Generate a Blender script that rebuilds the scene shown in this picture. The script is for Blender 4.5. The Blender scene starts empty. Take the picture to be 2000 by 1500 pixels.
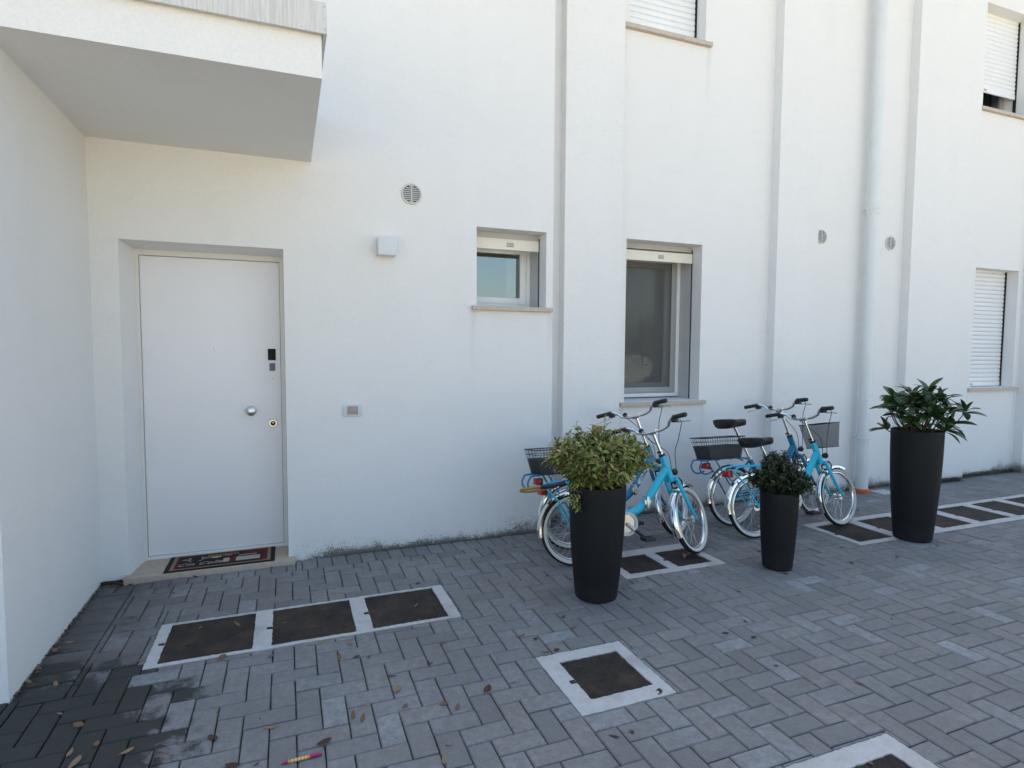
import bpy, bmesh, math, random
from mathutils import Vector, Matrix
random.seed(7)
rad = math.radians
scene = bpy.context.scene
C = scene.collection

# ------------------------------------------------------------------ camera
cam_d = bpy.data.cameras.new('camera')
cam = bpy.data.objects.new('camera', cam_d); C.objects.link(cam)
CAM = Vector((0, 0, 1.545)); FPX = 1138.0
RW = Matrix(((0.9325794, -0.3609216, 0.0055898), (-0.0165836, -0.0583091, -0.9981608), (0.3605837, 0.9307715, -0.0603633)))
m3 = Matrix((RW[0], -RW[1], -RW[2])).transposed()      # camera axes: x right, y up, z back
cam.matrix_world = Matrix.Translation(CAM) @ m3.to_4x4()
cam_d.sensor_width = 36.0; cam_d.lens = FPX / 2000 * 36
cam_d.clip_start = 0.05; cam_d.clip_end = 1000
scene.camera = cam

# ------------------------------------------------------------------ sky, sun, exposure
SUN_EL, SUN_AZ = rad(54), rad(14)        # sun stands behind the building (+Y), a little to the right
world = bpy.data.worlds.new('World'); scene.world = world; world.use_nodes = True
wn = world.node_tree.nodes; wl = world.node_tree.links
sky = wn.new('ShaderNodeTexSky'); sky.sky_type = 'NISHITA'; sky.sun_disc = False
sky.sun_elevation = SUN_EL; sky.sun_rotation = SUN_AZ
sky.air_density = 1.0; sky.dust_density = 2.5; sky.ozone_density = 1.0
bg = wn['Background']; wl.new(sky.outputs[0], bg.inputs[0]); bg.inputs[1].default_value = 0.12
sd = bpy.data.lights.new('sun', 'SUN'); sd.energy = 5.0; sd.angle = rad(0.5); sd.color = (1.0, 0.93, 0.82)
so = bpy.data.objects.new('sun', sd); C.objects.link(so); so.location = (4, 20, 20)
sdir = Vector((math.sin(SUN_AZ) * math.cos(SUN_EL), math.cos(SUN_AZ) * math.cos(SUN_EL), math.sin(SUN_EL)))
so.rotation_euler = sdir.to_track_quat('Z', 'Y').to_euler()
vs = scene.view_settings
vs.view_transform = 'Standard'; vs.look = 'None'; vs.gamma = 1.0; vs.use_curve_mapping = False
vs.exposure = 1.76
vs.use_white_balance = True; vs.white_balance_temperature = 7050; vs.white_balance_tint = 8
scene.render.engine = 'CYCLES'
scene.cycles.use_denoising = True
scene.cycles.max_bounces = 8; scene.cycles.diffuse_bounces = 5; scene.cycles.glossy_bounces = 4
scene.cycles.transparent_max_bounces = 12
scene.cycles.sample_clamp_indirect = 6.0

# ------------------------------------------------------------------ materials
def mat(name, col, rough=0.7, metal=0.0, spec=0.5):
    m = bpy.data.materials.new(name); m.use_nodes = True
    b = m.node_tree.nodes['Principled BSDF']
    b.inputs['Base Color'].default_value = (*col, 1); b.inputs['Roughness'].default_value = rough
    b.inputs['Metallic'].default_value = metal; b.inputs['Specular IOR Level'].default_value = spec
    return m
class NT:
    """small node helper"""
    def __init__(s, m): s.t = m.node_tree; s.b = s.t.nodes['Principled BSDF']
    def n(s, k, **kw):
        n = s.t.nodes.new(k)
        for a, v in kw.items():
            if a.startswith('i_'):
                key = a[2:]; key = int(key) if key.isdigit() else key.replace('_', ' ')
                n.inputs[key].default_value = v
            else: setattr(n, a, v)
        return n
    def l(s, a, b): s.t.links.new(a, b)
    def noise(s, scale, detail=4, rough=0.55, vec=None, dist=0.0):
        n = s.n('ShaderNodeTexNoise', i_Scale=scale, i_Detail=detail, i_Roughness=rough, i_Distortion=dist)
        if vec is not None: s.l(vec, n.inputs['Vector'])
        return n.outputs[0]
    def pos(s): return s.n('ShaderNodeNewGeometry').outputs['Position']
    def math(s, op, a, b=None, c=None, clamp=False):
        n = s.n('ShaderNodeMath', operation=op, use_clamp=clamp)
        for k, v in enumerate((a, b, c)):
            if v is None: continue
            if isinstance(v, (int, float)): n.inputs[k].default_value = v
            else: s.l(v, n.inputs[k])
        return n.outputs[0]
    def ramp(s, f, stops, interp='LINEAR'):
        n = s.n('ShaderNodeValToRGB'); r = n.color_ramp; r.interpolation = interp
        while len(r.elements) < len(stops): r.elements.new(0.5)
        for e, (p, c) in zip(r.elements, stops):
            e.position = p; e.color = (*c, 1) if len(c) == 3 else c
        s.l(f, n.inputs[0]); return n.outputs[0]
    def mix(s, f, a, b, mode='MIX'):
        n = s.n('ShaderNodeMix', data_type='RGBA', blend_type=mode)
        for k, v in ((0, f), (6, a), (7, b)):
            if isinstance(v, (int, float)): n.inputs[k].default_value = v
            elif isinstance(v, tuple): n.inputs[k].default_value = (*v, 1) if len(v) == 3 else v
            else: s.l(v, n.inputs[k])
        return n.outputs[2]
    def sepz(s, p): return s.n('ShaderNodeSeparateXYZ'), p
    def xyz(s, p):
        n = s.n('ShaderNodeSeparateXYZ'); s.l(p, n.inputs[0]); return n.outputs
    def bump(s, h, strength, dist=0.01):
        n = s.n('ShaderNodeBump', i_Strength=strength, i_Distance=dist); s.l(h, n.inputs['Height'])
        s.l(n.outputs[0], s.b.inputs['Normal'])
    def map(s, p, scale):
        n = s.n('ShaderNodeMapping'); s.l(p, n.inputs[0]); n.inputs['Scale'].default_value = scale; return n.outputs[0]
    def base(s, c): s.l(c, s.b.inputs['Base Color'])

def make_plaster():
    m = mat('white_plaster', (0.8, 0.79, 0.77), 0.88, 0, 0.25); t = NT(m); p = t.pos(); x, y, z = t.xyz(p)
    big = t.noise(0.9, 3, 0.5, p); mid = t.noise(7, 5, 0.6, p)
    c = t.mix(big, (0.80, 0.79, 0.77), (0.84, 0.835, 0.82))
    c = t.mix(t.math('MULTIPLY', mid, 0.3), c, (0.74, 0.735, 0.715))
    grain = t.noise(95, 4, 0.75, p)
    c = t.mix(t.ramp(grain, [(0.42, (0.30, 0.30, 0.30)), (0.6, (0, 0, 0))]), c, (0.66, 0.655, 0.635))
    tro = t.noise(3.2, 5, 0.7, t.map(p, (1.0, 1.0, 2.6)))
    c = t.mix(t.ramp(tro, [(0.52, (0, 0, 0)), (0.72, (0.22, 0.22, 0.22))]), c, (0.70, 0.69, 0.66))
    # drip marks under the ends of the window sills and small rust specks
    drip = None
    for sx, sz in ((1.385, 1.85), (2.05, 1.85), (2.85, 1.02), (3.765, 1.02), (2.83, 4.37), (3.74, 4.37), (7.69, 4.39), (8.64, 4.39), (7.72, 1.06), (8.64, 1.06)):
        wob = t.math('MULTIPLY_ADD', t.noise(6, 2, 0.5, p), 0.05, -0.025)
        ax = t.math('ABSOLUTE', t.math('SUBTRACT', t.math('ADD', x, wob), sx)); wx = t.math('SUBTRACT', 1.0, t.math('DIVIDE', ax, 0.035), clamp=True)
        dz = t.math('SUBTRACT', sz, z); fz = t.math('MULTIPLY', t.math('GREATER_THAN', dz, 0.0), t.math('SUBTRACT', 1.0, t.math('DIVIDE', dz, 0.55), clamp=True))
        d1 = t.math('MULTIPLY', wx, fz); drip = d1 if drip is None else t.math('MAXIMUM', drip, d1)
    c = t.mix(t.math('MULTIPLY', drip, 0.30), c, (0.50, 0.46, 0.39))
    # faint broad run-off marks
    st = t.noise(2.2, 3, 0.6, t.map(p, (1.6, 1.6, 0.18)))
    c = t.mix(t.math('MULTIPLY', t.ramp(st, [(0.5, (0, 0, 0)), (0.85, (1, 1, 1))]), 0.14), c, (0.66, 0.65, 0.62))
    # damp and algae along the foot of the wall: solid at the ground, broken into specks higher up; the sheltered porch stays clean
    lo = t.noise(1.1, 3, 0.6, p); sp = t.noise(150, 2, 0.8, p); bl = t.noise(9, 4, 0.65, p); fs = t.noise(330, 2, 0.6, p)
    hgt = t.math('MULTIPLY_ADD', t.ramp(lo, [(0.35, (0, 0, 0)), (0.65, (1, 1, 1))]), 0.11, 0.04)
    g = t.math('POWER', 2.718, t.math('MULTIPLY', t.math('DIVIDE', z, hgt), -1.0))
    open_ = t.ramp(t.math('ADD', x, t.math('MULTIPLY', bl, 0.3)), [(0.10, (0.12, 0.12, 0.12)), (0.45, (1, 1, 1))])
    g = t.math('MULTIPLY', g, open_)
    v = t.math('ADD', t.math('MULTIPLY', sp, 0.62), t.math('ADD', t.math('MULTIPLY', bl, 0.25), t.math('MULTIPLY', fs, 0.2)))
    k = t.math('ADD', v, t.math('MULTIPLY', g, 0.375))
    k = t.ramp(k, [(0.70, (0, 0, 0)), (0.79, (1, 1, 1))])
    k = t.math('MULTIPLY', k, t.ramp(g, [(0.015, (0, 0, 0)), (0.08, (1, 1, 1))]))
    dirt = t.mix(bl, (0.035, 0.035, 0.03), (0.13, 0.12, 0.092))
    c = t.mix(t.math('MULTIPLY', g, 0.45), c, (0.56, 0.53, 0.44))
    c = t.mix(t.math('MULTIPLY', k, 0.9), c, dirt)
    t.base(c)
    h = t.math('ADD', t.noise(260, 3, 0.7, p), t.math('MULTIPLY', t.noise(30, 3, 0.5, p), 0.5))
    t.bump(h, 0.42, 0.004)
    return m
PLASTER = make_plaster()

def make_paver(name='paver_concrete'):
    m = mat(name, (0.2, 0.21, 0.22), 0.8, 0, 0.35); t = NT(m); p = t.pos(); x, y, z = t.xyz(p)
    g = t.n('ShaderNodeNewGeometry'); oi = t.n('ShaderNodeObjectInfo')
    r = t.math('FRACT', t.math('ADD', g.outputs['Random Per Island'], oi.outputs['Random']))
    c = t.ramp(r, [(0.0, (0.205, 0.208, 0.21)), (0.18, (0.25, 0.253, 0.256)), (0.36, (0.30, 0.302, 0.305)), (0.52, (0.27, 0.268, 0.265)), (0.68, (0.315, 0.297, 0.284)),
                   (0.8, (0.24, 0.25, 0.25)), (0.93, (0.335, 0.345, 0.355)), (1.0, (0.40, 0.425, 0.445))])
    c = t.mix(t.ramp(t.noise(26, 6, 0.75, p), [(0.40, (0.62, 0.62, 0.62)), (0.62, (0, 0, 0))]), c, (0.17, 0.168, 0.165))
    c = t.mix(t.ramp(t.noise(75, 4, 0.7, p), [(0.56, (0, 0, 0)), (0.72, (0.5, 0.5, 0.5))]), c, (0.40, 0.40, 0.395))
    c = t.mix(t.ramp(t.noise(48, 3, 0.6, p), [(0.66, (0, 0, 0)), (0.70, (0.7, 0.7, 0.7))]), c, (0.13, 0.12, 0.11))
    fine = t.noise(420, 2, 0.7, p)
    c = t.mix(t.ramp(fine, [(0.35, (0.35, 0.35, 0.35)), (0.75, (0, 0, 0))]), c, (0.10, 0.10, 0.10))
    c = t.mix(t.ramp(t.noise(170, 2, 0.5, p), [(0.70, (0, 0, 0)), (0.76, (0.55, 0.55, 0.55))]), c, (0.42, 0.42, 0.41))
    c = t.mix(t.ramp(t.noise(2.2, 4, 0.6, p), [(0.38, (0.35, 0.35, 0.35)), (0.62, (0, 0, 0))]), c, (0.13, 0.125, 0.115))
    # wet patch in the corner beside the side wall, its edge creeping paver by paver
    dx = t.math('DIVIDE', t.math('SUBTRACT', x, -1.30), 0.92); dy = t.math('DIVIDE', t.math('SUBTRACT', y, 2.64), 0.80)
    d = t.math('SQRT', t.math('ADD', t.math('MULTIPLY', dx, dx), t.math('MULTIPLY', dy, dy)))
    w = t.math('ADD', d, t.math('MULTIPLY_ADD', t.noise(8, 7, 0.75, p, 0.5), 0.95, -0.475))
    w = t.math('ADD', w, t.math('MULTIPLY_ADD', r, 0.36, -0.18))
    wet = t.ramp(w, [(0.86, (1, 1, 1)), (1.02, (0, 0, 0))])
    # darker strip along the side wall, fading outward, joined to the same mask
    s = t.math('ADD', t.math('DIVIDE', t.math('SUBTRACT', x, -1.15), 0.62), t.math('MULTIPLY_ADD', t.noise(5, 4, 0.6, p), 1.4, -0.7))
    s = t.ramp(s, [(0.15, (0.62, 0.62, 0.62)), (1.0, (0, 0, 0))])
    wet = t.math('MAXIMUM', wet, t.math('MULTIPLY', s, t.math('LESS_THAN', x, -0.2)))
    c = t.mix(t.math('MULTIPLY', wet, 0.95), c, (0.022, 0.025, 0.023))
    t.base(c)
    t.l(t.math('MULTIPLY_ADD', wet, -0.22, 0.8), t.b.inputs['Roughness'])
    t.bump(t.math('ADD', fine, t.math('MULTIPLY', t.noise(60, 3, 0.6, p), 0.8)), 0.28, 0.003)
    return m
PAVER = make_paver()

def noisy(name, a, b, scale=20, rough=0.8, bump=0.2, bscale=None, metal=0.0, spec=0.4, bdist=0.003, detail=5):
    m = mat(name, a, rough, metal, spec); t = NT(m)
    p = t.n('ShaderNodeTexCoord').outputs['Object']
    f = t.noise(scale, detail, 0.62, p)
    t.base(t.mix(t.ramp(f, [(0.3, (0, 0, 0)), (0.7, (1, 1, 1))]), a, b))
    if bump: t.bump(t.noise(bscale or scale * 4, 3, 0.6, p), bump, bdist)
    return m
JOINT = noisy('joint_sand', (0.010, 0.010, 0.009), (0.045, 0.041, 0.028), 3, 0.95)
YARD = noisy('bounce_ground', (0.41, 0.385, 0.32), (0.49, 0.455, 0.38), 3, 0.95)  # pale warm tone chosen to bounce sunlight onto facade and canopy
def make_concrete():
    m = mat('cast_concrete', (0.55, 0.55, 0.54), 0.92, 0, 0.3); t = NT(m); p = t.pos()
    c = t.mix(t.noise(22, 5, 0.65, p), (0.40, 0.40, 0.392), (0.62, 0.62, 0.612))
    c = t.mix(t.ramp(t.noise(4, 5, 0.65, p), [(0.5, (0, 0, 0)), (0.75, (0.75, 0.75, 0.75))]), c, (0.30, 0.285, 0.255))
    c = t.mix(t.ramp(t.noise(260, 2, 0.6, p), [(0.62, (0, 0, 0)), (0.72, (0.6, 0.6, 0.6))]), c, (0.22, 0.21, 0.2))
    t.base(c); t.bump(t.math('ADD', t.noise(160, 3, 0.7, p), t.noise(30, 3, 0.6, p)), 0.6, 0.004); return m
CONCRETE = make_concrete()
SOFFIT = PLASTER
MARBLE = noisy('sill_marble', (0.45, 0.38, 0.32), (0.56, 0.49, 0.425), 35, 0.6, 0.08)
SLAB = noisy('threshold_stone', (0.42, 0.34, 0.27), (0.52, 0.43, 0.35), 30, 0.65, 0.1)
PVC = mat('white_pvc', (0.78, 0.77, 0.74), 0.35)
CREAM = mat('cream_aluminium', (0.78, 0.74, 0.64), 0.4)
GREYREV = noisy('grey_reveal_lining', (0.46, 0.46, 0.46), (0.5, 0.5, 0.5), 8, 0.6, 0.05)
SCREENFR = mat('grey_screen_frame', (0.33, 0.33, 0.32), 0.5)
GAPSHADE = mat('gap_shade_black', (0.012, 0.012, 0.012), 0.8)  # near-black that paints the shade inside narrow gaps
SHUT = noisy('shutter_enamel', (0.76, 0.77, 0.78), (0.8, 0.81, 0.82), 6, 0.32, 0.0)
DOORM = noisy('door_lacquer', (0.82, 0.805, 0.81), (0.85, 0.835, 0.84), 2.0, 0.5, 0.03, 500)
FRAMEM = mat('door_frame_paint', (0.72, 0.70, 0.66), 0.5)
CHROME = mat('polished_chrome', (0.78, 0.78, 0.78), 0.13, 1.0)
STEEL = mat('brushed_steel', (0.62, 0.62, 0.61), 0.28, 1.0)
SPOKE = mat('spoke_steel', (0.55, 0.55, 0.56), 0.3, 0.9)
BRASS = mat('brass', (0.5, 0.38, 0.15), 0.3, 1.0)
BLACKGLOSS = mat('black_gloss', (0.004, 0.004, 0.004), 0.5, 0, 0.2)
SENSOR = mat('blue_grey_sensor', (0.07, 0.075, 0.13), 0.25)
ZINC = None
def make_flash():
    m = mat('stained_zinc_flashing', (0.5, 0.5, 0.48), 0.55, 0.0, 0.5); t = NT(m); p = t.n('ShaderNodeTexCoord').outputs['Object']
    st = t.noise(40, 4, 0.7, t.map(p, (2.5, 2.5, 0.10)))
    t.base(t.mix(t.ramp(st, [(0.35, (0, 0, 0)), (0.7, (1, 1, 1))]), (0.66, 0.655, 0.625), (0.47, 0.465, 0.44)))
    return m
FLASH = make_flash()
PIPE = noisy('pipe_enamel', (0.66, 0.685, 0.685), (0.71, 0.735, 0.73), 5, 0.3, 0.0)
ORANGE = noisy('orange_pvc', (0.55, 0.14, 0.03), (0.42, 0.12, 0.04), 12, 0.6)
VENTM = mat('vent_plastic', (0.62, 0.61, 0.57), 0.5)
VENTD = mat('vent_dark_inside', (0.05, 0.05, 0.05), 0.9)
LAMPM = mat('lamp_grey_enamel', (0.66, 0.68, 0.70), 0.4)
def make_planter():
    m = mat('charcoal_planter_plastic', (0.008, 0.008, 0.0085), 0.66, 0, 0.3); t = NT(m); p = t.n('ShaderNodeTexCoord').outputs['Object']; x, y, z = t.xyz(p)
    n = t.noise(14, 5, 0.7, p); dust = t.math('MULTIPLY', t.math('SUBTRACT', 1.0, t.math('DIVIDE', z, 0.16), clamp=True), n)
    run = t.ramp(t.noise(9, 3, 0.6, t.map(p, (2, 2, 0.15))), [(0.58, (0, 0, 0)), (0.75, (0.10, 0.10, 0.10))])
    c = t.mix(t.math('ADD', t.math('MULTIPLY', dust, 0.35), run, clamp=True), (0.0068, 0.0068, 0.0074), (0.06, 0.057, 0.052))
    t.base(c); t.bump(t.noise(300, 3, 0.6, p), 0.15, 0.003); return m
PLANTER = make_planter()
SOIL = noisy('potting_soil', (0.02, 0.015, 0.011), (0.05, 0.036, 0.025), 60, 0.95, 0.6)
RUBBER = noisy('tyre_rubber', (0.013, 0.013, 0.013), (0.02, 0.02, 0.02), 30, 0.8, 0.1)
WHITEW = noisy('cream_sidewall', (0.68, 0.66, 0.60), (0.58, 0.56, 0.50), 25, 0.65, 0.05)
TURQ = mat('turquoise_enamel', (0.008, 0.48, 0.66), 0.28)
TEAL = mat('petrol_blue_enamel', (0.008, 0.18, 0.32), 0.3)
BLACKP = mat('black_plastic', (0.014, 0.014, 0.014), 0.5)
SADDLE = noisy('black_vinyl', (0.012, 0.012, 0.012), (0.018, 0.018, 0.018), 40, 0.45, 0.15)
REDLENS = mat('red_lens', (0.42, 0.012, 0.012), 0.25)
WIRE = mat('coated_wire', (0.02, 0.021, 0.024), 0.45)
CABLE = mat('black_cable', (0.012, 0.012, 0.012), 0.5)
WHITEP = mat('white_plastic', (0.75, 0.75, 0.73), 0.4)
def seethrough(name, col, alpha, rough=0.6):
    m = mat(name, col, rough); t = NT(m)
    tr = t.n('ShaderNodeBsdfTransparent'); mx = t.n('ShaderNodeMixShader'); mx.inputs[0].default_value = alpha
    t.l(tr.outputs[0], mx.inputs[1]); t.l(t.b.outputs[0], mx.inputs[2])
    t.l(mx.outputs[0], t.t.nodes['Material Output'].inputs[0]); return m
BMESH = seethrough('fine_wire_mesh', (0.03, 0.03, 0.035), 0.5)
BFILM = seethrough('dark_basket_liner', (0.035, 0.036, 0.042), 0.88, 0.45)
SCREEN = seethrough('insect_screen', (0.12, 0.12, 0.115), 0.45)
def make_glass():
    m = bpy.data.materials.new('window_glass'); m.use_nodes = True; nt = m.node_tree; nt.nodes.clear()
    o = nt.nodes.new('ShaderNodeOutputMaterial'); mx = nt.nodes.new('ShaderNodeMixShader')
    tr = nt.nodes.new('ShaderNodeBsdfTransparent'); tr.inputs[0].default_value = (0.72, 0.76, 0.74, 1)
    gl = nt.nodes.new('ShaderNodeBsdfGlossy'); gl.inputs['Roughness'].default_value = 0.012; gl.inputs[0].default_value = (0.86, 0.95, 0.97, 1)
    fr = nt.nodes.new('ShaderNodeFresnel'); fr.inputs[0].default_value = 1.55
    ad = nt.nodes.new('ShaderNodeMath'); ad.operation = 'MULTIPLY_ADD'; ad.inputs[1].default_value = 1.6; ad.inputs[2].default_value = 0.10
    nt.links.new(fr.outputs[0], ad.inputs[0]); nt.links.new(ad.outputs[0], mx.inputs[0])
    nt.links.new(tr.outputs[0], mx.inputs[1]); nt.links.new(gl.outputs[0], mx.inputs[2]); nt.links.new(mx.outputs[0], o.inputs[0])
    return m
GLASS = make_glass()
CURTAIN = noisy('beige_curtain', (0.42, 0.36, 0.27), (0.48, 0.42, 0.33), 20, 0.9, 0.1)
ROOM = mat('room_paint', (0.45, 0.44, 0.42), 0.9)
def make_rust():
    m = mat('rusty_cast_iron', (0.05, 0.035, 0.025), 0.8, 0.0, 0.35); t = NT(m); p = t.pos()
    f = t.noise(6, 5, 0.65, p); c = t.ramp(f, [(0.3, (0.014, 0.012, 0.012)), (0.5, (0.034, 0.026, 0.021)), (0.72, (0.075, 0.05, 0.03))])
    c = t.mix(t.ramp(t.noise(120, 3, 0.7, p), [(0.62, (0, 0, 0)), (0.75, (0.7, 0.7, 0.7))]), c, (0.15, 0.13, 0.105))
    t.base(c); t.bump(t.math('ADD', t.noise(45, 4, 0.7, p), t.noise(220, 2, 0.6, p)), 0.9, 0.006); return m
RUST = make_rust()
LEAFM = {'tan': noisy('dry_leaf_tan', (0.20, 0.135, 0.075), (0.29, 0.21, 0.13), 40, 0.7, 0.3),
         'brown': noisy('dry_leaf_brown', (0.13, 0.07, 0.035), (0.21, 0.12, 0.06), 40, 0.7, 0.3),
         'dark': noisy('dry_leaf_dark', (0.045, 0.024, 0.016), (0.09, 0.042, 0.026), 40, 0.7, 0.3)}

# ------------------------------------------------------------------ mesh helpers
class MB:
    def __init__(s, xf=None): s.v = []; s.f = []; s.xf = xf
    def add(s, vs, fs):
        b = len(s.v); s.v += [Vector(v) for v in vs]; s.f += [[b + i for i in f] for f in fs]
    def box(s, x0, x1, y0, y1, z0, z1):
        s.add([(x0, y0, z0), (x1, y0, z0), (x1, y1, z0), (x0, y1, z0), (x0, y0, z1), (x1, y0, z1), (x1, y1, z1), (x0, y1, z1)],
              [(0, 3, 2, 1), (4, 5, 6, 7), (0, 1, 5, 4), (1, 2, 6, 5), (2, 3, 7, 6), (3, 0, 4, 7)]); return s
    def tube(s, pts, r, n=8, cap=True, flat=1.0):
        pts = [Vector(p) for p in pts]; rs = r if isinstance(r, (list, tuple)) else [r] * len(pts)
        t0 = (pts[1] - pts[0]).normalized(); u = t0.cross(Vector((0, 1, 0)))
        if u.length < 0.1: u = t0.cross(Vector((1, 0, 0)))
        u.normalize(); b = len(s.v); L = len(pts)
        for i, p in enumerate(pts):
            t = (pts[min(i + 1, L - 1)] - pts[max(i - 1, 0)]).normalized()
            u = (u - t * u.dot(t)).normalized(); w = t.cross(u)
            for k in range(n):
                a = 2 * math.pi * k / n; s.v.append(p + u * math.cos(a) * rs[i] + w * math.sin(a) * rs[i] * flat)
        for i in range(L - 1):
            for k in range(n):
                k2 = (k + 1) % n; s.f.append([b + i * n + k, b + i * n + k2, b + (i + 1) * n + k2, b + (i + 1) * n + k])
        if cap:
            s.f.append([b + k for k in range(n)][::-1]); s.f.append([b + (L - 1) * n + k for k in range(n)])
        return s
    def ring(s, c, R, prof, n=40, a0=0.0, a1=2 * math.pi, closed_prof=True):
        """sweep profile [(radial, lateral)] round the Y axis through c"""
        c = Vector(c); full = abs(a1 - a0 - 2 * math.pi) < 1e-6; L = n if full else n + 1; b = len(s.v); k = len(prof)
        for i in range(L):
            a = a0 + (a1 - a0) * i / n
            for (dr, dy) in prof: s.v.append(c + Vector((math.cos(a) * (R + dr), dy, math.sin(a) * (R + dr))))
        for i in range(n):
            i2 = (i + 1) % L
            for j in range(k if closed_prof else k - 1):
                j2 = (j + 1) % k; s.f.append([b + i * k + j, b + i * k + j2, b + i2 * k + j2, b + i2 * k + j])
        return s
    def lathe(s, c, prof, n=32, cap0=True, cap1=True):
        """profile [(r, z)] round the Z axis"""
        c = Vector(c); b = len(s.v)
        for (r, z) in prof:
            for k in range(n):
                a = 2 * math.pi * k / n; s.v.append(c + Vector((r * math.cos(a), r * math.sin(a), z)))
        for i in range(len(prof) - 1):
            for k in range(n):
                k2 = (k + 1) % n; s.f.append([b + i * n + k, b + i * n + k2, b + (i + 1) * n + k2, b + (i + 1) * n + k])
        if cap0: s.f.append([b + k for k in range(n)][::-1])
        if cap1: s.f.append([b + (len(prof) - 1) * n + k for k in range(n)])
        return s
    def build(s, name, m, parent=None, smooth=False, bevel=0.0):
        me = bpy.data.meshes.new(name)
        vs = [s.xf @ v for v in s.v] if s.xf is not None else s.v
        me.from_pydata([tuple(v) for v in vs], [], s.f)
        if bevel:
            bm = bmesh.new(); bm.from_mesh(me)
            bmesh.ops.bevel(bm, geom=[e for e in bm.edges], offset=bevel, segments=2, profile=0.6, affect='EDGES', clamp_overlap=True)
            bm.to_mesh(me); bm.free()
        me.validate()
        if smooth:
            me.polygons.foreach_set('use_smooth', [True] * len(me.polygons))
            if smooth != 'all': me.set_sharp_from_angle(angle=rad(40))
        me.materials.append(m); o = bpy.data.objects.new(name, me); C.objects.link(o); o.parent = parent
        return o
def box(name, m, x0, x1, y0, y1, z0, z1, parent=None, bevel=0.0):
    return MB().box(x0, x1, y0, y1, z0, z1).build(name, m, parent, bool(bevel), bevel)
def tag(o, label, cat, group=None):
    o['label'] = label; o['category'] = cat
    if group: o['group'] = group
    return o
def struct(o): o['kind'] = 'structure'; return o
def empty(name, loc=(0, 0, 0), rot=(0, 0, 0)):
    o = bpy.data.objects.new(name, None); C.objects.link(o); o.location = loc; o.rotation_euler = rot; o.empty_display_size = 0.1; return o
def text_mesh(name, body, m, parent, size, mtx, shear=0.0, extrude=0.0004, bold=0.0):
    cu = bpy.data.curves.new(name, 'FONT'); cu.body = body; cu.size = size; cu.extrude = extrude; cu.align_x = 'CENTER'; cu.align_y = 'CENTER'
    cu.shear = shear; cu.offset = bold; cu.resolution_u = 3
    to = bpy.data.objects.new(name, cu); C.objects.link(to)
    dg = bpy.context.evaluated_depsgraph_get(); me = bpy.data.meshes.new_from_object(to.evaluated_get(dg))
    bpy.data.objects.remove(to); bpy.data.curves.remove(cu)
    me.transform(mtx); me.materials.clear(); me.materials.append(m)
    o = bpy.data.objects.new(name, me); C.objects.link(o); o.parent = parent; return o
def spline(pts, n=6):
    pts = [Vector(p) for p in pts]; out = []
    for i in range(len(pts) - 1):
        p0 = pts[max(i - 1, 0)]; p1 = pts[i]; p2 = pts[i + 1]; p3 = pts[min(i + 2, len(pts) - 1)]
        for k in range(n):
            t = k / n; out.append(0.5 * ((2 * p1) + (p2 - p0) * t + (2 * p0 - 5 * p1 + 4 * p2 - p3) * t * t + (3 * p1 - p0 - 3 * p2 + p3) * t ** 3))
    out.append(pts[-1]); return out
def project(p):
    c = RW @ (Vector(p) - CAM)
    if c.z < 0.05: return None
    return 1000 + FPX * c.x / c.z, 750 + FPX * c.y / c.z

# ------------------------------------------------------------------ ground
g = MB(); g.add([(-150, -150, -0.014), (150, -150, -0.014), (150, 150, -0.014), (-150, 150, -0.014)], [(0, 1, 2, 3)])
struct(g.build('ground', JOINT))
yd = MB(); yd.add([(-120, -120, -0.002), (120, -120, -0.002), (120, -1.9, -0.002), (-120, -1.9, -0.002)], [(0, 1, 2, 3)])  # unseen sheet behind the camera, added for warm bounce light
struct(yd.build('yard', YARD))

F, RC, PL = 4.43, 4.60, 4.50            # door wall, recessed bays, pilaster fronts
LW, LWY = -1.148, 3.065                 # side wall plane and its front end
# manhole surrounds: outer rectangle and the covers in it
PITS = [((-0.67, 0.92, 3.16, 3.642), [(-0.615, -0.187, 3.19, 3.628), (-0.096, 0.335, 3.19, 3.625), (0.425, 0.853, 3.19, 3.622)]),
        ((1.14, 1.62, 2.10, 2.595), [(1.232, 1.556, 2.19, 2.515)]),
        ((1.70, 2.238, 1.05, 1.565), [(1.80, 2.15, 1.14, 1.478)]),
        ((2.12, 2.955, 3.30, 3.775), [(2.19, 2.505, 3.365, 3.675), (2.585, 2.885, 3.365, 3.675)]),
        ((4.25, 7.46, 3.24, 3.815), [(4.305, 4.70, 3.30, 3.74), (4.81, 5.23, 3.30, 3.74), (5.34, 5.74, 3.31, 3.74), (5.87, 6.31, 3.32, 3.75), (6.43, 6.84, 3.32, 3.755), (6.96, 7.37, 3.32, 3.755)])]
P = 0.1022; OX, OY = 0.729 - P, 2.555 - P / 2; GAP = 0.0045
def cut(rect, holes):
    out = [rect]
    for (a, b, c, d) in holes:
        nxt = []
        for (x0, x1, y0, y1) in out:
            if b <= x0 or a >= x1 or d <= y0 or c >= y1: nxt.append((x0, x1, y0, y1)); continue
            if a > x0: nxt.append((x0, a, y0, y1))
            if b < x1: nxt.append((b, x1, y0, y1))
            lo, hi = max(x0, a), min(x1, b)
            if c > y0: nxt.append((lo, hi, y0, c))
            if d < y1: nxt.append((lo, hi, d, y1))
        out = nxt
    return [r for r in out if r[1] - r[0] > 0.012 and r[3] - r[2] > 0.012]
XW, YW = LW + 0.2095, F - 0.195            # soldier courses along the two walls end here
solid = [p[0] for p in PITS] + [(-20, LW, LWY, 20), (-20, XW, LWY, 20), (-20, 2.08, YW, 20), (2.08, 20, YW, 20), (-1.03, 0.04, 4.355, 5)]
rects = []
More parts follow.
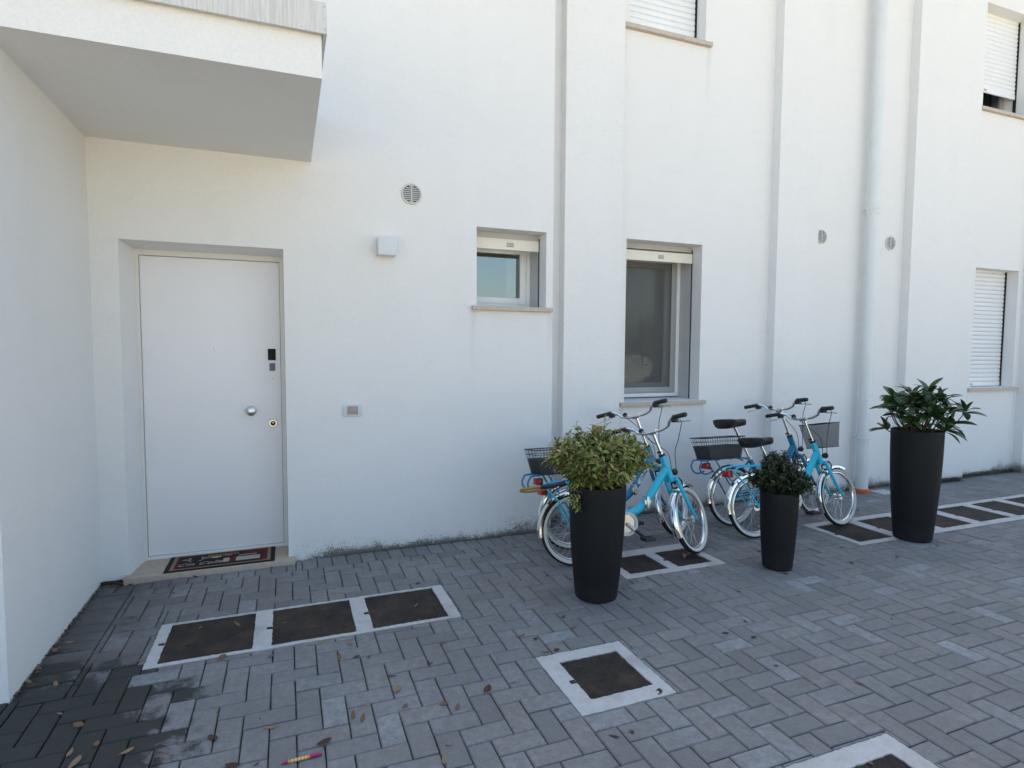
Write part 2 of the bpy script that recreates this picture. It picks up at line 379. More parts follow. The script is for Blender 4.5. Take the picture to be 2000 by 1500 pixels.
for i in range(-75, 125):
    for j in range(-60, 22):
        s = (i + j) % 4
        if s == 0: r = (OX + i * P, OX + (i + 2) * P, OY + j * P, OY + (j + 1) * P)
        elif s == 2: r = (OX + i * P, OX + (i + 1) * P, OY + j * P, OY + (j + 2) * P)
        else: continue
        if r[2] < -2.0: continue
        rects += cut(r, solid)
k = LW + 0.002
y = LWY
while y < YW: rects += cut((LW + 0.003, XW, y, min(y + P, YW)), []); y += P
x = LW + 0.003
slab_cut = [(-1.03, 0.04, 4.355, 5)]
while x < 12:
    yb = F if x + P < 2.08 else RC
    rects += cut((x, x + P, YW, yb - 0.003), slab_cut + [(2.215, 2.774, PL, 9), (4.55, 5.09, PL, 9), (6.48, 7.55, PL, 9), (8.70, 14, PL, 9)]); x += P
def paver_geo(w, d):
    c = 0.0045; a, b = w / 2 - GAP / 2, d / 2 - GAP / 2
    vs = []
    for (z, o) in ((-0.05, 0), (-c, 0), (0, c)): vs += [(-a + o, -b + o, z), (a - o, -b + o, z), (a - o, b - o, z), (-a + o, b - o, z)]
    fs = [(8, 9, 10, 11)]
    for L in (0, 4): fs += [(L + q, L + (q + 1) % 4, L + 4 + (q + 1) % 4, L + 4 + q) for q in range(4)]
    return vs, fs
def shown_area(r):
    q = [project((r[a], r[b], 0)) for a, b in ((0, 2), (1, 2), (1, 3), (0, 3))]
    if any(p is None for p in q): return 0
    cx, cy = sum(p[0] for p in q) / 4, sum(p[1] for p in q) / 4
    if not (0 < cx < 2000 and 0 < cy < 1500): return 0
    return abs(sum(q[a][0] * q[(a + 1) % 4][1] - q[(a + 1) % 4][0] * q[a][1] for a in range(4))) / 2
order = sorted(range(len(rects)), key=lambda a: -shown_area(rects[a]))
near = set(order[:300])
paving = struct(empty('paving'))
cache = {}; rest = MB()
prnd = random.Random(3)
for q, r in enumerate(rects):
    w, d = r[1] - r[0], r[3] - r[2]; cx, cy = (r[0] + r[1]) / 2, (r[2] + r[3]) / 2
    rx, ry, rz, dz = prnd.gauss(0, 0.0065), prnd.gauss(0, 0.0065), prnd.gauss(0, 0.007), prnd.gauss(0, 0.0013)
    if q in near:
        turn = d > w; key = (round(max(w, d), 3), round(min(w, d), 3))
        if key not in cache:
            me = bpy.data.meshes.new('paver'); v, f = paver_geo(*key); me.from_pydata(v, [], f); me.materials.append(PAVER); cache[key] = me
        o = bpy.data.objects.new('paver', cache[key]); C.objects.link(o); o.parent = paving
        o.location = (cx, cy, dz); o.rotation_euler = (rx, ry, rz + (math.pi / 2 if turn else 0))
    else:
        v, f = paver_geo(w, d)
        if abs(rz) > 0:
            ca, sa = math.cos(rz), math.sin(rz)
            v = [(cx + a * ca - b * sa, cy + a * sa + b * ca, c + dz + a * ry + b * rx) for a, b, c in v]
        rest.add(v, f)
ro = rest.build('pavers', PAVER, paving); ro['kind'] = 'stuff'

# ------------------------------------------------------------------ the building
B = empty('residential_building', (0, F, 0))
tag(B, 'white plastered building with pilasters, canopied entrance and roller-shuttered windows', 'building')
B.location = (0, 0, 0)
def wall_sheet(name, x0, x1, z0, z1, yf, yb, holes):
    """front sheet with openings, their reveals, a back sheet and end caps"""
    mb = MB(); xs = sorted({x0, x1, *[h[0] for h in holes], *[h[1] for h in holes]}); zs = sorted({z0, z1, *[h[2] for h in holes], *[h[3] for h in holes]})
    for a, b in zip(xs, xs[1:]):
        for c, d in zip(zs, zs[1:]):
            mx, mz = (a + b) / 2, (c + d) / 2
            if any(h[0] < mx < h[1] and h[2] < mz < h[3] for h in holes): continue
            mb.add([(a, yf, c), (b, yf, c), (b, yf, d), (a, yf, d)], [(0, 1, 2, 3)])
            mb.add([(a, yb, c), (b, yb, c), (b, yb, d), (a, yb, d)], [(3, 2, 1, 0)])
    for (a, b, c, d) in holes:
        mb.add([(a, yf, c), (a, yb, c), (a, yb, d), (a, yf, d)], [(0, 1, 2, 3)]); mb.add([(b, yf, c), (b, yb, c), (b, yb, d), (b, yf, d)], [(3, 2, 1, 0)])
        mb.add([(a, yf, d), (b, yf, d), (b, yb, d), (a, yb, d)], [(0, 1, 2, 3)]); mb.add([(a, yf, c), (b, yf, c), (b, yb, c), (a, yb, c)], [(3, 2, 1, 0)])
    for xx, fl in ((x0, 0), (x1, 1)):
        mb.add([(xx, yf, z0), (xx, yb, z0), (xx, yb, z1), (xx, yf, z1)], [(3, 2, 1, 0) if fl else (0, 1, 2, 3)])
    return mb.build(name, PLASTER, B)
TOP = 6.7
DOOR = (-0.99, -0.008, -0.05, 2.233); SW = (1.412, 2.013, 1.884, 2.502)
LWIN = (2.885, 3.725, 1.062, 2.545); UW = (2.88, 3.702, 4.408, 5.9); RWN = (7.77, 8.61, 1.10, 2.555); RUW = (7.735, 8.60, 4.43, 5.63)
wall_sheet('wall', -12, 2.075, -0.1, TOP, F, 5.0, [DOOR, SW])
wall_sheet('wall', 2.0752, 16, -0.1, TOP, RC, 5.0, [LWIN, UW, RWN, RUW])
for a, b in ((2.215, 2.774), (4.55, 5.09), (6.48, 7.555), (8.70, 10.2)):
    box('pilaster', PLASTER, a, b, PL, RC + 0.01, -0.1, TOP, B)
# shell behind the facade
box('roof', PLASTER, -12.2, 16.2, 4.25, 13, TOP, TOP + 0.25, B)
box('rear_wall', PLASTER, -12, 16, 12.5, 12.8, -0.1, TOP, B)
box('gable_wall', PLASTER, -12, -11.7, 5.0, 12.5, -0.1, TOP, B); box('gable_wall', PLASTER, 15.7, 16, 5.0, 12.5, -0.1, TOP, B)
box('inner_wall', ROOM, -11.7, 15.7, 7.4, 7.5, -0.1, TOP, B); box('inner_floor', ROOM, -11.7, 15.7, 5.0, 7.4, 3.0, 3.2, B)
# porch: side wall block on the left with the canopy slab over the door
box('side_wall', PLASTER, -6.0, LW, LWY, F - 0.001, -0.1, 2.852, B)
can = box('canopy', PLASTER, -6.0, 0.185, 3.058, F - 0.0015, 2.851, 3.10, B)
fl = MB(); fl.box(-6.0, 0.208, 3.022, 3.040, 3.048, 3.192); fl.box(0.190, 0.208, 3.040, F - 0.002, 3.048, 3.192); fl.box(-6.0, 0.190, 3.040, F - 0.002, 3.175, 3.190)
fo = fl.build('metal_flashing', FLASH, can)
for zz in (3.068, 3.118, 3.172):
    s = MB(); s.tube([(0.199, 3.0235, zz), (0.199, 3.018, zz)], 0.0035, 8); s.build('screw', STEEL, can)
# threshold and front door
box('threshold', SLAB, -1.012, 0.038, 4.362, F + 0.002, -0.03, 0.036, B, 0.004)
box('threshold', SLAB, -0.988, -0.010, F + 0.003, 4.72, -0.03, 0.0355, B)
DY = 4.70
door = box('front_door', DOORM, -0.932, -0.040, DY, DY + 0.05, 0.062, 2.172, B, 0.003)
door['label'] = 'flat white front door with round knob and black keypad'
sp_ = MB(); sp_.add([(-0.9895, F + 0.003, 0.0362), (-0.952, DY - 0.019, 0.0362), (-0.9895, DY - 0.019, 0.0362), (-0.9895, F + 0.003, 2.2325), (-0.952, DY - 0.019, 2.2325), (-0.9895, DY - 0.019, 2.2325)], [(0, 2, 1), (3, 4, 5), (0, 1, 4, 3), (1, 2, 5, 4), (2, 0, 3, 5)])
sp_.add([(-0.9515, DY - 0.019, 2.212), (-0.0085, DY - 0.019, 2.212), (-0.0085, F + 0.003, 2.2325), (-0.9865, F + 0.003, 2.2325), (-0.9515, DY - 0.019, 2.2325), (-0.0085, DY - 0.019, 2.2325)], [(0, 1, 2, 3), (0, 4, 5, 1), (1, 5, 2), (0, 3, 4), (3, 2, 5, 4)])
sp_.build('door_reveal', PLASTER, B)
fr = MB(); fr.box(-0.988, -0.9345, DY - 0.018, DY + 0.06, 0.0362, 2.23); fr.box(-0.0375, -0.010, DY - 0.018, DY + 0.06, 0.0362, 2.23); fr.box(-0.9345, -0.0375, DY - 0.018, DY + 0.06, 2.175, 2.23)
fr.build('door_frame', FRAMEM, B)
box('door_sill', PVC, -0.934, -0.0378, DY - 0.016, DY + 0.045, 0.0365, 0.0585, B, 0.002)
box('door_gap_shade', GAPSHADE, -0.943, -0.030, DY + 0.051, DY + 0.07, 0.0362, 2.2, B)  # black sheet behind the door, painting the shade in its edge gap
def disc(name, m, x, z, prof, parent, y=None, n=28):
    y = DY if y is None else y
    mb = MB(Matrix.Translation((x, y, z)) @ Matrix.Rotation(math.pi / 2, 4, 'X')); mb.lathe((0, 0, 0), prof, n); return mb.build(name, m, parent, True)
disc('door_knob', STEEL, -0.247, 1.078, [(0.018, -0.002), (0.016, 0.02), (0.020, 0.03), (0.032, 0.036), (0.036, 0.045), (0.034, 0.055), (0.022, 0.062), (0.006, 0.064)], door)
disc('lock_rosette', STEEL, -0.100, 0.978, [(0.031, -0.002), (0.031, 0.006), (0.027, 0.010), (0.0185, 0.010), (0.0185, 0.003)], door)
disc('lock_cylinder', BLACKGLOSS, -0.100, 0.978, [(0.0180, -0.002), (0.0180, 0.006), (0.010, 0.008)], door)
disc('key_slot', BRASS, -0.100, 0.982, [(0.0075, 0.004), (0.0075, 0.0105), (0.003, 0.0115)], door)
disc('peephole', STEEL, -0.478, 1.533, [(0.010, -0.002), (0.010, 0.003), (0.006, 0.004), (0.006, 0.002)], door, n=16)
disc('indicator', BLACKGLOSS, -0.098, 1.312, [(0.003, -0.001), (0.003, 0.001), (0.001, 0.001)], door, n=10)
box('keypad', BLACKGLOSS, -0.127, -0.073, DY - 0.008, DY - 0.0005, 1.450, 1.535, door, 0.002)
box('reader', SENSOR, -0.117, -0.078, DY - 0.006, DY - 0.0005, 1.372, 1.428, door, 0.002)

def sill(x0, x1, yf, yb, zt, a, b, th=0.033):
    m = MB(); m.box(x0, x1, yf - 0.042, yf - 0.0005, zt - th, zt); m.build('sill', MARBLE, B, True, 0.003)
    m = MB(); m.box(a + 0.001, b - 0.001, yf - 0.0004, yb, zt - th, zt - 0.0015); return m.build('sill', MARBLE, B)
def reveal_parts(w, h, yf, ygap, yfr):
    """roller-shutter guides, the last slat of the raised shutter and grey lining on the reveals"""
    a, b, c, d = h
    for s in (0, 1):
        x0, x1 = (b - 0.0085, b - 0.0005) if s else (a + 0.0005, a + 0.0085)
        box('reveal_lining', GREYREV, x0, x1, ygap + 0.014, yfr, c + 0.001, d - 0.001, w)
        box('guide_gap_shade', GAPSHADE, x0 + (0.004 if s else -0.0), x1 - (0 if s else 0.004), ygap, ygap + 0.0135, c + 0.001, d - 0.03, w)  # solid dark strip painting the shade of the shutter-guide gap
def glazed(h, yf, bar, ztop_slat, label, small):
    a, b, c, d = h; w = empty('window'); w.parent = B; w['label'] = label
    ygap = yf + 0.14; yfr = yf + 0.31
    reveal_parts(w, h, yf, ygap, yfr)
    sl = box('shutter_end_slat', CREAM, a + 0.006, b - 0.012, ygap - 0.012, ygap + 0.006, ztop_slat - bar, ztop_slat, w, 0.003)
    box('shutter_box', GREYREV, a + 0.009, b - 0.009, ygap + 0.016, yfr - 0.001, d - 0.05, d - 0.001, w)
    xc = a + (b - a) * 0.55
    box('maker_label', SCREENFR, xc - 0.032, xc + 0.032, ygap - 0.0135, ygap - 0.0122, ztop_slat - bar * 0.72, ztop_slat - bar * 0.35, w)
    lt = text_mesh('lettering', 'IISIVOIS', WHITEP, w, 0.019, Matrix.Translation((xc, ygap - 0.0142, ztop_slat - bar * 0.53)) @ Matrix.Rotation(math.pi / 2, 4, 'X'), extrude=0.0002)
    return w, ygap, yfr
def rect_frame(mb, x0, x1, z0, z1, t, y0, y1, tb=None):
    tb = tb or t
    mb.box(x0, x0 + t, y0, y1, z0, z1); mb.box(x1 - t, x1, y0, y1, z0, z1)
    mb.box(x0 + t, x1 - t, y0, y1, z0, z0 + tb); mb.box(x0 + t, x1 - t, y0, y1, z1 - t, z1); return mb
w, yg, yr = glazed(SW, F, 0.088, 2.448, 'small square window with cream shutter slat at its top', True)
a, b, c, d = SW
rect_frame(MB(), a + 0.009, b - 0.009, c + 0.001, d - 0.05, 0.034, yr + 0.001, yr + 0.06, 0.045).build('frame', PVC, w, True, 0.003)
rect_frame(MB(), a + 0.044, b - 0.044, c + 0.047, d - 0.085, 0.055, yr + 0.012, yr + 0.068).build('sash', PVC, w, True, 0.006)
box('pane', GLASS, a + 0.095, b - 0.095, yr + 0.03, yr + 0.034, c + 0.1, d - 0.135, w)
box('curtain', CURTAIN, b - 0.20, b - 0.06, yr + 0.09, yr + 0.1, c + 0.03, d - 0.08, w)
sill(1.369, 2.062, F, yr + 0.03, 1.883, a, b)
w, yg, yr = glazed(LWIN, RC, 0.092, 2.475, 'tall window with grey insect screen and cream shutter slat', False)
a, b, c, d = LWIN
rect_frame(MB(), a + 0.009, b - 0.009, c + 0.012, d - 0.05, 0.036, yr + 0.001, yr + 0.05).build('frame', PVC, w, True, 0.003)
rect_frame(MB(), a + 0.046, b - 0.046, c + 0.05, d - 0.088, 0.058, yr + 0.008, yr + 0.03).build('screen_frame', SCREENFR, w, True, 0.004)
box('insect_screen', SCREEN, a + 0.1, b - 0.1, yr + 0.018, yr + 0.020, c + 0.105, d - 0.143, w)
rect_frame(MB(), a + 0.07, b - 0.07, c + 0.07, d - 0.11, 0.08, yr + 0.055, yr + 0.1).build('sash', PVC, w, True, 0.004)
box('pane', GLASS, a + 0.145, b - 0.145, yr + 0.075, yr + 0.079, c + 0.145, d - 0.185, w)
box('curtain', CURTAIN, b - 0.34, b - 0.1, yr + 0.16, yr + 0.17, c + 0.03, d - 0.08, w)
sill(2.83, 3.782, RC, yr + 0.03, 1.058, a, b, 0.036)
def shuttered(h, zb, zstart, label, sillx, lab=True):
    a, b, c, d = h; w = empty('roller_shutter'); w.parent = B; w['label'] = label
    y0 = RC + 0.15; P_ = 0.0525; z = zb
    xf = []
    me = None
    prof = [(0.0, 0.0), (-0.004, 0.004), (-0.0075, 0.016), (-0.0085, 0.025), (-0.0065, 0.040), (-0.001, 0.0495), (0.004, 0.0495), (0.004, 0.0)]
    n = 0
    while z + P_ < d + 0.02:
        if me is None:
            mb = MB(); vs = [(a + 0.012, y0 + p, q) for p, q in prof] + [(b - 0.015, y0 + p, q) for p, q in prof]
            L = len(prof); mb.add(vs, [(i, (i + 1) % L, L + (i + 1) % L, L + i) for i in range(L)])
            o = mb.build('slat', SHUT, w, True); me = o.data; o.location.z = z + 0.06
        else:
            o = bpy.data.objects.new('slat', me); C.objects.link(o); o.parent = w; o.location.z = z + 0.06
        z += P_
    box('bottom_bar', SHUT, a + 0.010, b - 0.014, y0 - 0.012, y0 + 0.006, zb, zb + 0.0565, w, 0.003)
    if lab: box('maker_label', SCREENFR, a + 0.24, a + 0.29, y0 - 0.0135, y0 - 0.0122, zb + 0.018, zb + 0.038, w)
    box('guide_gap_shade', GAPSHADE, b - 0.012, b - 0.0005, y0 - 0.02, y0 + 0.012, c + 0.001, d - 0.001, w); box('guide_gap_shade', GAPSHADE, a + 0.0005, a + 0.009, y0 - 0.02, y0 + 0.012, c + 0.001, d - 0.001, w)  # dark strips again stand in for the shaded guide gaps
    box('backing', SCREENFR, a + 0.014, b - 0.016, y0 + 0.008, y0 + 0.012, zb + 0.01, d - 0.001, w)
    sill(sillx[0], sillx[1], RC, y0 + 0.17, c - 0.003, a, b, 0.036)
    return w, y0
shuttered(UW, 4.412, 0, 'lowered white roller shutter of the upper window above the tall window', (2.815, 3.757), False)
shuttered(RWN, 1.105, 0, 'fully lowered white roller shutter beside the tallest planter', (7.70, 8.66))
w, y0 = shuttered(RUW, 4.70, 0, 'white roller shutter left open a hand above its sill', (7.67, 8.66))
rect_frame(MB(), RUW[0] + 0.009, RUW[1] - 0.013, RUW[2] + 0.001, RUW[3] - 0.02, 0.05, y0 + 0.12, y0 + 0.17).build('frame', SCREENFR, w)
box('pane', GLASS, RUW[0] + 0.055, RUW[1] - 0.06, y0 + 0.14, y0 + 0.144, RUW[2] + 0.05, RUW[3] - 0.07, w)
box('curtain', CURTAIN, RUW[0] + 0.06, RUW[1] - 0.06, y0 + 0.185, y0 + 0.195, RUW[2] + 0.02, RUW[3] - 0.07, w)

# ------------------------------------------------------------------ fittings on the wall
def vent(x, y, z, r, label):
    t = empty('wall_vent', (x, y, z)); tag(t, label, 'vent', 'round louvred wall vents')
    X = Matrix.Rotation(math.pi / 2, 4, 'X')
    m = MB(X); m.lathe((0, 0, 0), [(r, -0.001), (r, 0.010), (r - 0.004, 0.014), (r - 0.012, 0.014), (r - 0.014, 0.004)], 36, True, False); m.build('rim', VENTM, t, True)
    m = MB(X); m.lathe((0, 0, 0), [(r - 0.012, 0.002), (r - 0.012, 0.0035)], 32); m.build('backing', VENTD, t)
    k = 9; h = 2 * (r - 0.013) / k
    for i in range(k):
        zc = -(r - 0.013) + h * (i + 0.5); half = math.sqrt(max((r - 0.0135) ** 2 - (abs(zc) + h * 0.3) ** 2, 1e-6))
        m = MB(); m.add([(-half, -0.013, zc - h * 0.42), (half, -0.013, zc - h * 0.42), (half, -0.006, zc + h * 0.30), (-half, -0.006, zc + h * 0.30),
                         (-half, -0.0115, zc - h * 0.42), (half, -0.0115, zc - h * 0.42), (half, -0.0045, zc + h * 0.30), (-half, -0.0045, zc + h * 0.30)],
                        [(0, 1, 2, 3), (7, 6, 5, 4), (0, 4, 5, 1), (2, 6, 7, 3), (0, 3, 7, 4), (1, 5, 6, 2)])
        m.build('slat', VENTM, t)
    m = MB(); m.box(-0.004, 0.004, -0.0135, -0.004, -(r - 0.014), r - 0.014); m.build('centre_bar', VENTM, t)
vent(0.897, F, 2.700, 0.078, 'round louvred vent high on the wall above the grey wall lamp')
vent(5.243, RC, 2.733, 0.075, 'round louvred vent half hidden behind a pilaster edge')
vent(6.275, RC, 2.738, 0.078, 'round louvred vent just beside the downpipe, seen whole')
lamp = empty('wall_lamp', (0.70, F, 2.285)); tag(lamp, 'small grey cube wall lamp between door and small window', 'wall lamp')
MB().box(-0.066, 0.066, -0.105, -0.004, -0.062, 0.066).build('housing', LAMPM, lamp, True, 0.004)
box('back_plate', LAMPM, -0.05, 0.05, -0.004, -0.0005, -0.05, 0.05, lamp)
box('diffuser', WHITEP, -0.05, 0.05, -0.092, -0.018, -0.064, -0.0625, lamp)
sw = empty('doorbell_plate', (0.448, F, 1.083)); tag(sw, 'white doorbell plate with a blank name tag beside the door', 'doorbell')
box('plate', mat('plate_plastic', (0.60, 0.62, 0.64), 0.35), -0.066, 0.066, -0.012, -0.0005, -0.044, 0.044, sw, 0.004)
box('name_tag', noisy('aged_tag', (0.34, 0.27, 0.22), (0.42, 0.35, 0.29), 30, 0.5), -0.031, 0.036, -0.0155, -0.0122, -0.022, 0.026, sw, 0.002)
rect_frame(MB(), -0.036, 0.041, -0.027, 0.031, 0.004, -0.0165, -0.0122).build('tag_frame', SCREENFR, sw)
dp = empty('downpipe', (5.845, 4.49, 0)); tag(dp, 'pale grey metal downpipe in the wall recess with an orange foot', 'downpipe')
PR = 0.063
m = MB(); m.lathe((0, 0, 0), [(PR, 0.0), (PR, 1.02)], 28); m.build('pipe_section', PIPE, dp, True)
m = MB(); m.lathe((0, 0, 0), [(PR + 0.004, 0.955), (PR + 0.004, 1.02), (PR - 0.003, 1.024), (PR - 0.003, 3.08)], 28); m.build('pipe_section', PIPE, dp, True)
m = MB(); m.lathe((0, 0, 0), [(PR + 0.003, 3.0), (PR + 0.003, 3.07), (PR - 0.004, 3.075), (PR - 0.004, 6.68)], 28); m.build('pipe_section', PIPE, dp, True)
for zz in (0.60, 3.05, 5.6):
    m = MB(); m.lathe((0, 0, zz), [(PR + 0.002, -0.013), (PR + 0.0075, -0.012), (PR + 0.0075, 0.012), (PR + 0.002, 0.013)], 28, False, False)
    m.tube([(-0.02, PR, zz), (-0.02, 0.109, zz)], 0.005, 8); m.box(-PR - 0.022, -PR + 0.004, -0.004, 0.004, zz - 0.012, zz + 0.012); m.build('bracket', PIPE, dp, True)
m = MB(); m.lathe((0, 0, 0), [(PR + 0.022, -0.03), (PR + 0.022, 0.035), (PR + 0.012, 0.045), (PR + 0.003, 0.045)], 28); m.build('collar', ORANGE, dp, True)
m = MB(); m.box(0.13, 0.34, -0.17, 0.0, -0.02, 0.004); o = m.build('mortar_patch', CONCRETE); tag(o, 'pale mortar patch in the paving beside the downpipe foot', 'mortar patch'); o.location = (5.845, 4.49, 0)

# ------------------------------------------------------------------ manholes
names_pit = ['three-hole concrete surround set in the pavers in front of the door', 'square concrete surround of the lone manhole between door and planters', 'concrete surround of the manhole cut off by the bottom edge of the picture',
             'two-hole concrete surround partly under the front bicycle and planter', 'long many-hole concrete surround passing behind the tallest planter']
names_cov = [['rusty square manhole cover nearest the side wall, first of three by the door', 'rusty square manhole cover, middle of the three by the door', 'rusty square manhole cover farthest from the side wall, third of three by the door'],
             ['rusty square manhole cover standing alone between the door and the planters'], ['dark manhole cover cut off by the bottom edge of the picture'],
             ['rusty manhole cover just behind the first planter', 'rusty manhole cover under the front wheel of the turquoise bicycle'],
             ['rusty manhole cover under the front wheel of the bicycle with front basket', 'rusty manhole cover half hidden behind the tallest planter', 'rusty manhole cover just past the tallest planter',
              'rusty manhole cover, second one past the tallest planter', 'rusty manhole cover, third one past the tallest planter', 'rusty manhole cover at the far end of the long surround']]
rr = random.Random(11)
for (outer, holes), lab, cl in zip(PITS, names_pit, names_cov):
    x0, x1, y0, y1 = outer; st = 0.0165
    xs = sorted({round(v, 4) for v in [x0, x1] + [h[0] for h in holes] + [h[1] for h in holes]}); ys = sorted({round(v, 4) for v in [y0, y1] + [h[2] for h in holes] + [h[3] for h in holes]})
    def fill(b):
        out = []
        for p, q in zip(b, b[1:]):
            n = max(1, int(round((q - p) / st))); out += [p + (q - p) * k / n for k in range(n)]
        return out + [b[-1]]
    gx, gy = fill(xs), fill(ys); bm = bmesh.new(); grid = [[bm.verts.new((a, b, 0.0015)) for b in gy] for a in gx]
    for i in range(len(gx) - 1):
        for j in range(len(gy) - 1):
            mx, my = (gx[i] + gx[i + 1]) / 2, (gy[j] + gy[j + 1]) / 2
            if any(h[0] < mx < h[1] and h[2] < my < h[3] for h in holes): continue
            bm.faces.new((grid[i][j], grid[i + 1][j], grid[i + 1][j + 1], grid[i][j + 1]))
    bmesh.ops.delete(bm, geom=[v for v in bm.verts if not v.link_faces], context='VERTS')
    for v in bm.verts:
        e = v.is_boundary; v.co.z += rr.gauss(0, 0.0006) + (-0.0015 if e else 0)
        if e: v.co.x += rr.uniform(-0.0022, 0.0022); v.co.y += rr.uniform(-0.0022, 0.0022)
    be = [e for e in bm.edges if e.is_boundary]
    ext = bmesh.ops.extrude_edge_only(bm, edges=be)
    for v in [q for q in ext['geom'] if isinstance(q, bmesh.types.BMVert)]: v.co.z = -0.05
    bmesh.ops.recalc_face_normals(bm, faces=bm.faces)
    me = bpy.data.meshes.new('manhole_surround'); bm.to_mesh(me); bm.free(); me.materials.append(CONCRETE)
    me.polygons.foreach_set('use_smooth', [True] * len(me.polygons)); me.set_sharp_from_angle(angle=rad(35))
    o = bpy.data.objects.new('manhole_surround', me); C.objects.link(o); tag(o, lab, 'concrete surround', 'concrete manhole surrounds')
    for h, lb in zip(holes, cl):
        t = empty('manhole_cover', ((h[0] + h[1]) / 2, (h[2] + h[3]) / 2, 0)); tag(t, lb, 'manhole cover', 'rusty manhole covers')
        a, b = (h[1] - h[0]) / 2 + 0.004, (h[3] - h[2]) / 2 + 0.004
        m = MB(); m.box(-a, a, -b, b, -0.03, -0.0055); m.build('plate', RUST, t)
        # raised tread bars, alternating direction
        m = MB(); q = 0.042; nx, ny = int((2 * a - 0.03) / q), int((2 * b - 0.03) / q)
        for i in range(nx):
            for j in range(ny):
                px, py = -a + 0.02 + q * (i + 0.5), -b + 0.02 + q * (j + 0.5); an = rad(45 if (i + j) % 2 else -45) + rr.gauss(0, 0.05); L, W = 0.014, 0.0045
                ux, uy = math.cos(an), math.sin(an)
                ps = [(px + ux * L, py + uy * L), (px - uy * W, py + ux * W), (px - ux * L, py - uy * L), (px + uy * W, py - ux * W)]
                m.add([(x_, y_, -0.0058) for x_, y_ in ps] + [(px, py, -0.0046 if len(holes) > 1 else -0.0022)], [(0, 1, 4), (1, 2, 4), (2, 3, 4), (3, 0, 4)])
        tr_ = m.build('tread', RUST, t); tr_['kind'] = 'stuff'
        m = MB(); m.box(-a - 0.026, -a + 0.004, -0.03, 0.0, -0.02, 0.0026); m.build('lifting_lug', RUST, t, True, 0.004)

# ------------------------------------------------------------------ door mat
mat_o = empty('door_mat', (-0.445, 4.54, 0.0362)); tag(mat_o, 'black, tan and red printed welcome mat on the stone threshold', 'door mat')
MX, MY = 0.345, 0.165
FAB = lambda n, c: noisy(n, c, tuple(v * 1.35 for v in c), 120, 0.95, 0.5, 700)
MBLACK, MTAN, MRED, MCREAM = FAB('mat_black', (0.013, 0.012, 0.012)), FAB('mat_tan', (0.22, 0.145, 0.085)), FAB('mat_red', (0.085, 0.009, 0.011)), FAB('mat_cream', (0.36, 0.33, 0.28))
mz = [0.006]
def layer(name, m, x0, x1, y0, y1):
    mz[0] += 0.0003; return box(name, m, x0, x1, y0, y1, mz[0] - 0.0002, mz[0], mat_o)
box('backing', MBLACK, -MX, MX, -MY, MY, 0, 0.006, mat_o, 0.002)
layer('tan_border', MTAN, -MX + 0.03, MX - 0.03, -MY + 0.024, MY - 0.024)
layer('red_field', MRED, -MX + 0.052, MX - 0.052, -MY + 0.040, MY - 0.040)
layer('dark_field', MBLACK, -MX + 0.07, MX - 0.09, -MY + 0.052, MY - 0.062)
layer('red_corner', MRED, 0.13, MX - 0.055, 0.03, MY - 0.042)
layer('plaque', MTAN, -0.10, 0.10, 0.062, 0.104)
def matpoly(name, m, pts):
    mz[0] += 0.0003; b = MB(); L = len(pts); b.add([(x, y, mz[0]) for x, y in pts], [tuple(range(L))]); return b.build(name, m, mat_o)
layer('bottle', MCREAM, 0.005, 0.245, -0.085, -0.005); layer('bottle_band', MRED, 0.045, 0.088, -0.09, 0.0); layer('bottle_neck', MCREAM, 0.10, 0.22, 0.018, 0.032)
for gx_, an in ((-0.215, 0.5), (-0.13, -0.5)):
    ca, sa = math.cos(an), math.sin(an)
    def T(p): return (gx_ + p[0] * ca - p[1] * sa, 0.02 + p[0] * sa + p[1] * ca)
    matpoly('cocktail_glass', MCREAM, [T(p) for p in ((-0.035, 0.04), (0.035, 0.04), (0.005, 0.002), (-0.005, 0.002))]); matpoly('drink', MRED, [T(p) for p in ((-0.022, 0.034), (0.022, 0.034), (0.002, 0.010), (-0.002, 0.010))])
    matpoly('glass_stem', MCREAM, [T(p) for p in ((-0.003, 0.002), (0.003, 0.002), (0.003, -0.032), (0.02, -0.036), (-0.02, -0.036), (-0.003, -0.032))])
matpoly('grapes', MCREAM, [(-0.075, 0.045), (-0.02, 0.05), (-0.005, 0.03), (-0.04, 0.012), (-0.08, 0.02)]); matpoly('leaf_print', MTAN, [(-0.01, 0.05), (0.05, 0.055), (0.06, 0.035), (0.02, 0.03)])
text_mesh('welcome_lettering', 'Welcome', MBLACK, mat_o, 0.05, Matrix.Translation((0, 0.083, mz[0] + 0.001)), 0.35, 0.0002)
text_mesh('script_lettering', 'Cin Cella', MCREAM, mat_o, 0.075, Matrix.Translation((-0.14, -0.075, mz[0] + 0.001)), 0.45, 0.0002)

